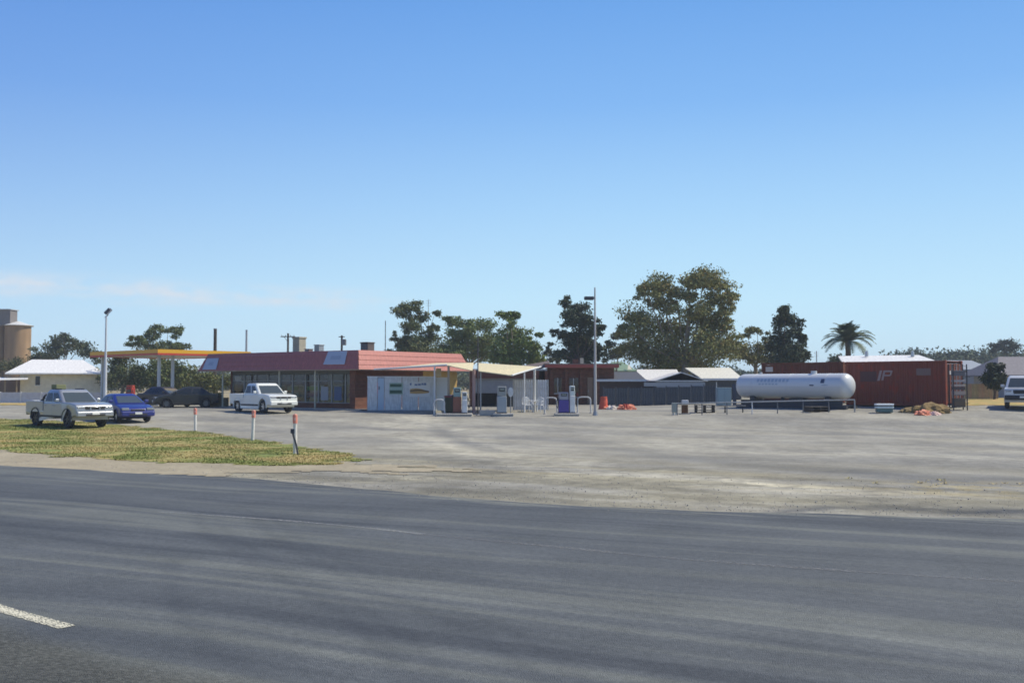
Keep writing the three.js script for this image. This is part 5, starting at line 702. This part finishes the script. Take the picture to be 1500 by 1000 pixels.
container('rear rust brown container behind the gas tank', spot(1116, 67.2), spot(1236, 62.8), rustBrown, rustBrown, (t, L, H) => part('plate', slab(L * 0.02 + 0.2, L * 0.02 + 0.75, 2.0, 2.32, -0.02, -0.012), M(0.6, 0.52, 0.44, 0.7), t));
{ // wire cage with stacked pale boxes at the container end
  const D = 55.3, s = spot(1404, D), t = thing('wire_cage', 'tall wire cage leaning at the dark end of the front container', 'cage', s), h = 2.55; for (const [x, z] of [[-0.36, 0.2], [0.4, 0.2], [0.4, -0.3], [-0.36, -0.3]]) part('upright', box(0.05, h, 0.05, x, h / 2, z), M(0.05, 0.045, 0.045, 0.7), t); for (let i = 0; i < 8; i++) part('cross_wire', box(0.76, 0.02, 0.02, 0.02, 0.2 + i * 0.32, 0.2), M(0.08, 0.08, 0.08, 0.6), t);
  for (const [y, hh, c] of [[0.42, 0.5, [0.16, 0.11, 0.07]], [0.95, 0.22, [0.45, 0.34, 0.27]], [1.22, 0.16, [0.12, 0.09, 0.08]], [1.38, 0.1, [0.5, 0.42, 0.36]], [1.62, 0.12, [0.4, 0.36, 0.34]], [2.05, 0.3, [0.16, 0.15, 0.16]]]) part('shelf_box', rbox(0.62, hh, 0.4, 0.03, y, -0.05, 0.02), M(...c, 0.8), t);
}
{ const t = thing('storage_tub', 'low white and green plastic tub in front of the container', 'tub', spot(1295, 54.2), -0.1); part('tub', rbox(0.82, 0.22, 0.5, 0, 0.14, 0, 0.04), M(0.09, 0.16, 0.15, 0.6), t); part('rim', rbox(0.9, 0.1, 0.56, 0, 0.3, 0, 0.03), M(0.6, 0.68, 0.66, 0.5), t); part('lid', rbox(0.92, 0.1, 0.58, 0, 0.45, 0, 0.04), M(0.75, 0.78, 0.77, 0.5), t); }
// ---------------------------------------------------------------- dirt mound, tarps, mesh
function lump(w, h, d, seed, rough = 0.3, n = 5) { const g = new THREE.IcosahedronGeometry(1, n), p = g.attributes.position; for (let i = 0; i < p.count; i++) { const v = V(p.getX(i), p.getY(i), p.getZ(i)), k = 1 + rough * (fbm(noiseA, v.x * 1.3 + seed, v.z * 1.3 + v.y, 4) + 0.5 * fbm(noiseB, v.x * 4 + seed, v.z * 4 + v.y * 4, 2)); p.setXYZ(i, v.x * w / 2 * k, Math.max(-0.2, v.y) * h * k, v.z * d / 2 * k); } g.computeVertexNormals(); return metreUV(g); }
structure('dirt_mound', lump(2.1, 0.5, 1.4, 3), M(0.58, 0.47, 0.36, 1, { map: landTex })).position.copy(spot(1364, 54));
structure('dirt_mound', lump(1.2, 0.26, 0.9, 9), M(0.62, 0.54, 0.45, 1, { map: landTex })).position.copy(spot(1334, 54.3));
const tarp = M(0.78, 0.26, 0.14, 0.6), tarpPale = M(0.8, 0.55, 0.45, 0.6), redMesh = M(0.6, 0.10, 0.05, 0.7);
const heap = (name, label, cat, px, D, w, h, d, seed, mat) => { const t = thing(name, label, cat, spot(px, D)); part('folds', lump(w, h, d, seed, 0.55), mat, t); return t; };
{ const t = heap('tarpaulin', 'crumpled orange tarpaulin in front of the dirt mound', 'tarpaulin', 1352, 52.8, 0.85, 0.26, 0.5, 21, tarp); const p = part('pale_fold', lump(0.6, 0.18, 0.4, 25, 0.5), tarpPale, t); p.position.set(0.6, 0, 0.02); }
{ const t = heap('barrier_mesh', 'crumpled orange barrier mesh on the sandy ground by the fence', 'mesh', 918, 64, 1.15, 0.32, 0.6, 31, tarp); const p = part('dark_fold', lump(0.5, 0.36, 0.3, 33, 0.5), redMesh, t); p.position.set(-0.1, 0, 0.12); }
heap('sack', 'white sack lying between two orange mesh heaps', 'sack', 896, 64.5, 0.6, 0.25, 0.45, 41, M(0.62, 0.55, 0.48, 0.8));
{ const s = spot(884, 65), t = thing('barrier_roll', 'upright red orange roll of barrier mesh near the lamp pole', 'mesh', s); const g = new THREE.CylinderGeometry(0.2, 0.3, 0.85, 20, 8), p = g.attributes.position; for (let i = 0; i < p.count; i++) { const k = 1 + 0.35 * fbm(noiseC, p.getX(i) * 6, p.getY(i) * 4 + p.getZ(i) * 5, 3); p.setX(i, p.getX(i) * k + 0.1 * (p.getY(i))); p.setZ(i, p.getZ(i) * k); } g.computeVertexNormals(); part('roll', g.translate(0, 0.4, 0), redMesh, t); part('loose_end', lump(0.7, 0.2, 0.4, 51, 0.5), tarp, t).position.set(0.15, 0, 0.15); }
// ---------------------------------------------------------------- guide posts on the verge
function guidePost(label, px, py, h, lean) {
  const D = EYE * F / (py - 561), s = spot(px, D), t = thing('guide_post', label, 'guide post', s, 0.15, 'red topped posts along the verge'); t.rotation.z = lean;
  part('post', cyl(0.06, 0.06, h, 0, -0.1, 0, 14), M(0.82, 0.80, 0.75, 0.6, { map: streakTex }), t); part('red_band', cyl(0.075, 0.075, 0.26, 0, h - 0.34, 0, 14), M(0.72, 0.26, 0.19, 0.6), t); part('cap', cyl(0.066, 0.04, 0.05, 0, h - 0.1, 0, 14), M(0.7, 0.3, 0.22, 0.6), t); part('reflector', rbox(0.05, 0.08, 0.012, 0, h - 0.21, 0.075, 0.004), M(0.75, 0.5, 0.42, 0.3), t);
}
guidePost('nearest and tallest red topped guide post on the verge tip', 433, 665, 1.3, 0.01); guidePost('second nearest red topped guide post along the verge', 370.5, 645, 1.22, -0.03); guidePost('red topped guide post in line between the pickups', 286.5, 632, 1.1, 0.01); guidePost('farthest red topped guide post in front of the blue car', 193, 617, 1.05, 0);
{ const D = 30.4, s = spot(437, D), t = thing('bent_stake', 'bent dark stake leaning beside the nearest guide post', 'stake', s); part('stake', tube([V(0.02, -0.1, 0), V(-0.06, 0.35, 0), V(-0.14, 0.62, 0.02), V(-0.17, 0.78, 0.02)], 0.03, 12, 8), M(0.04, 0.045, 0.055, 0.7), t); part('cap', rbox(0.12, 0.14, 0.05, -0.165, 0.74, 0.02, 0.015), M(0.05, 0.055, 0.07, 0.6), t); }
renderer.render(scene, camera);
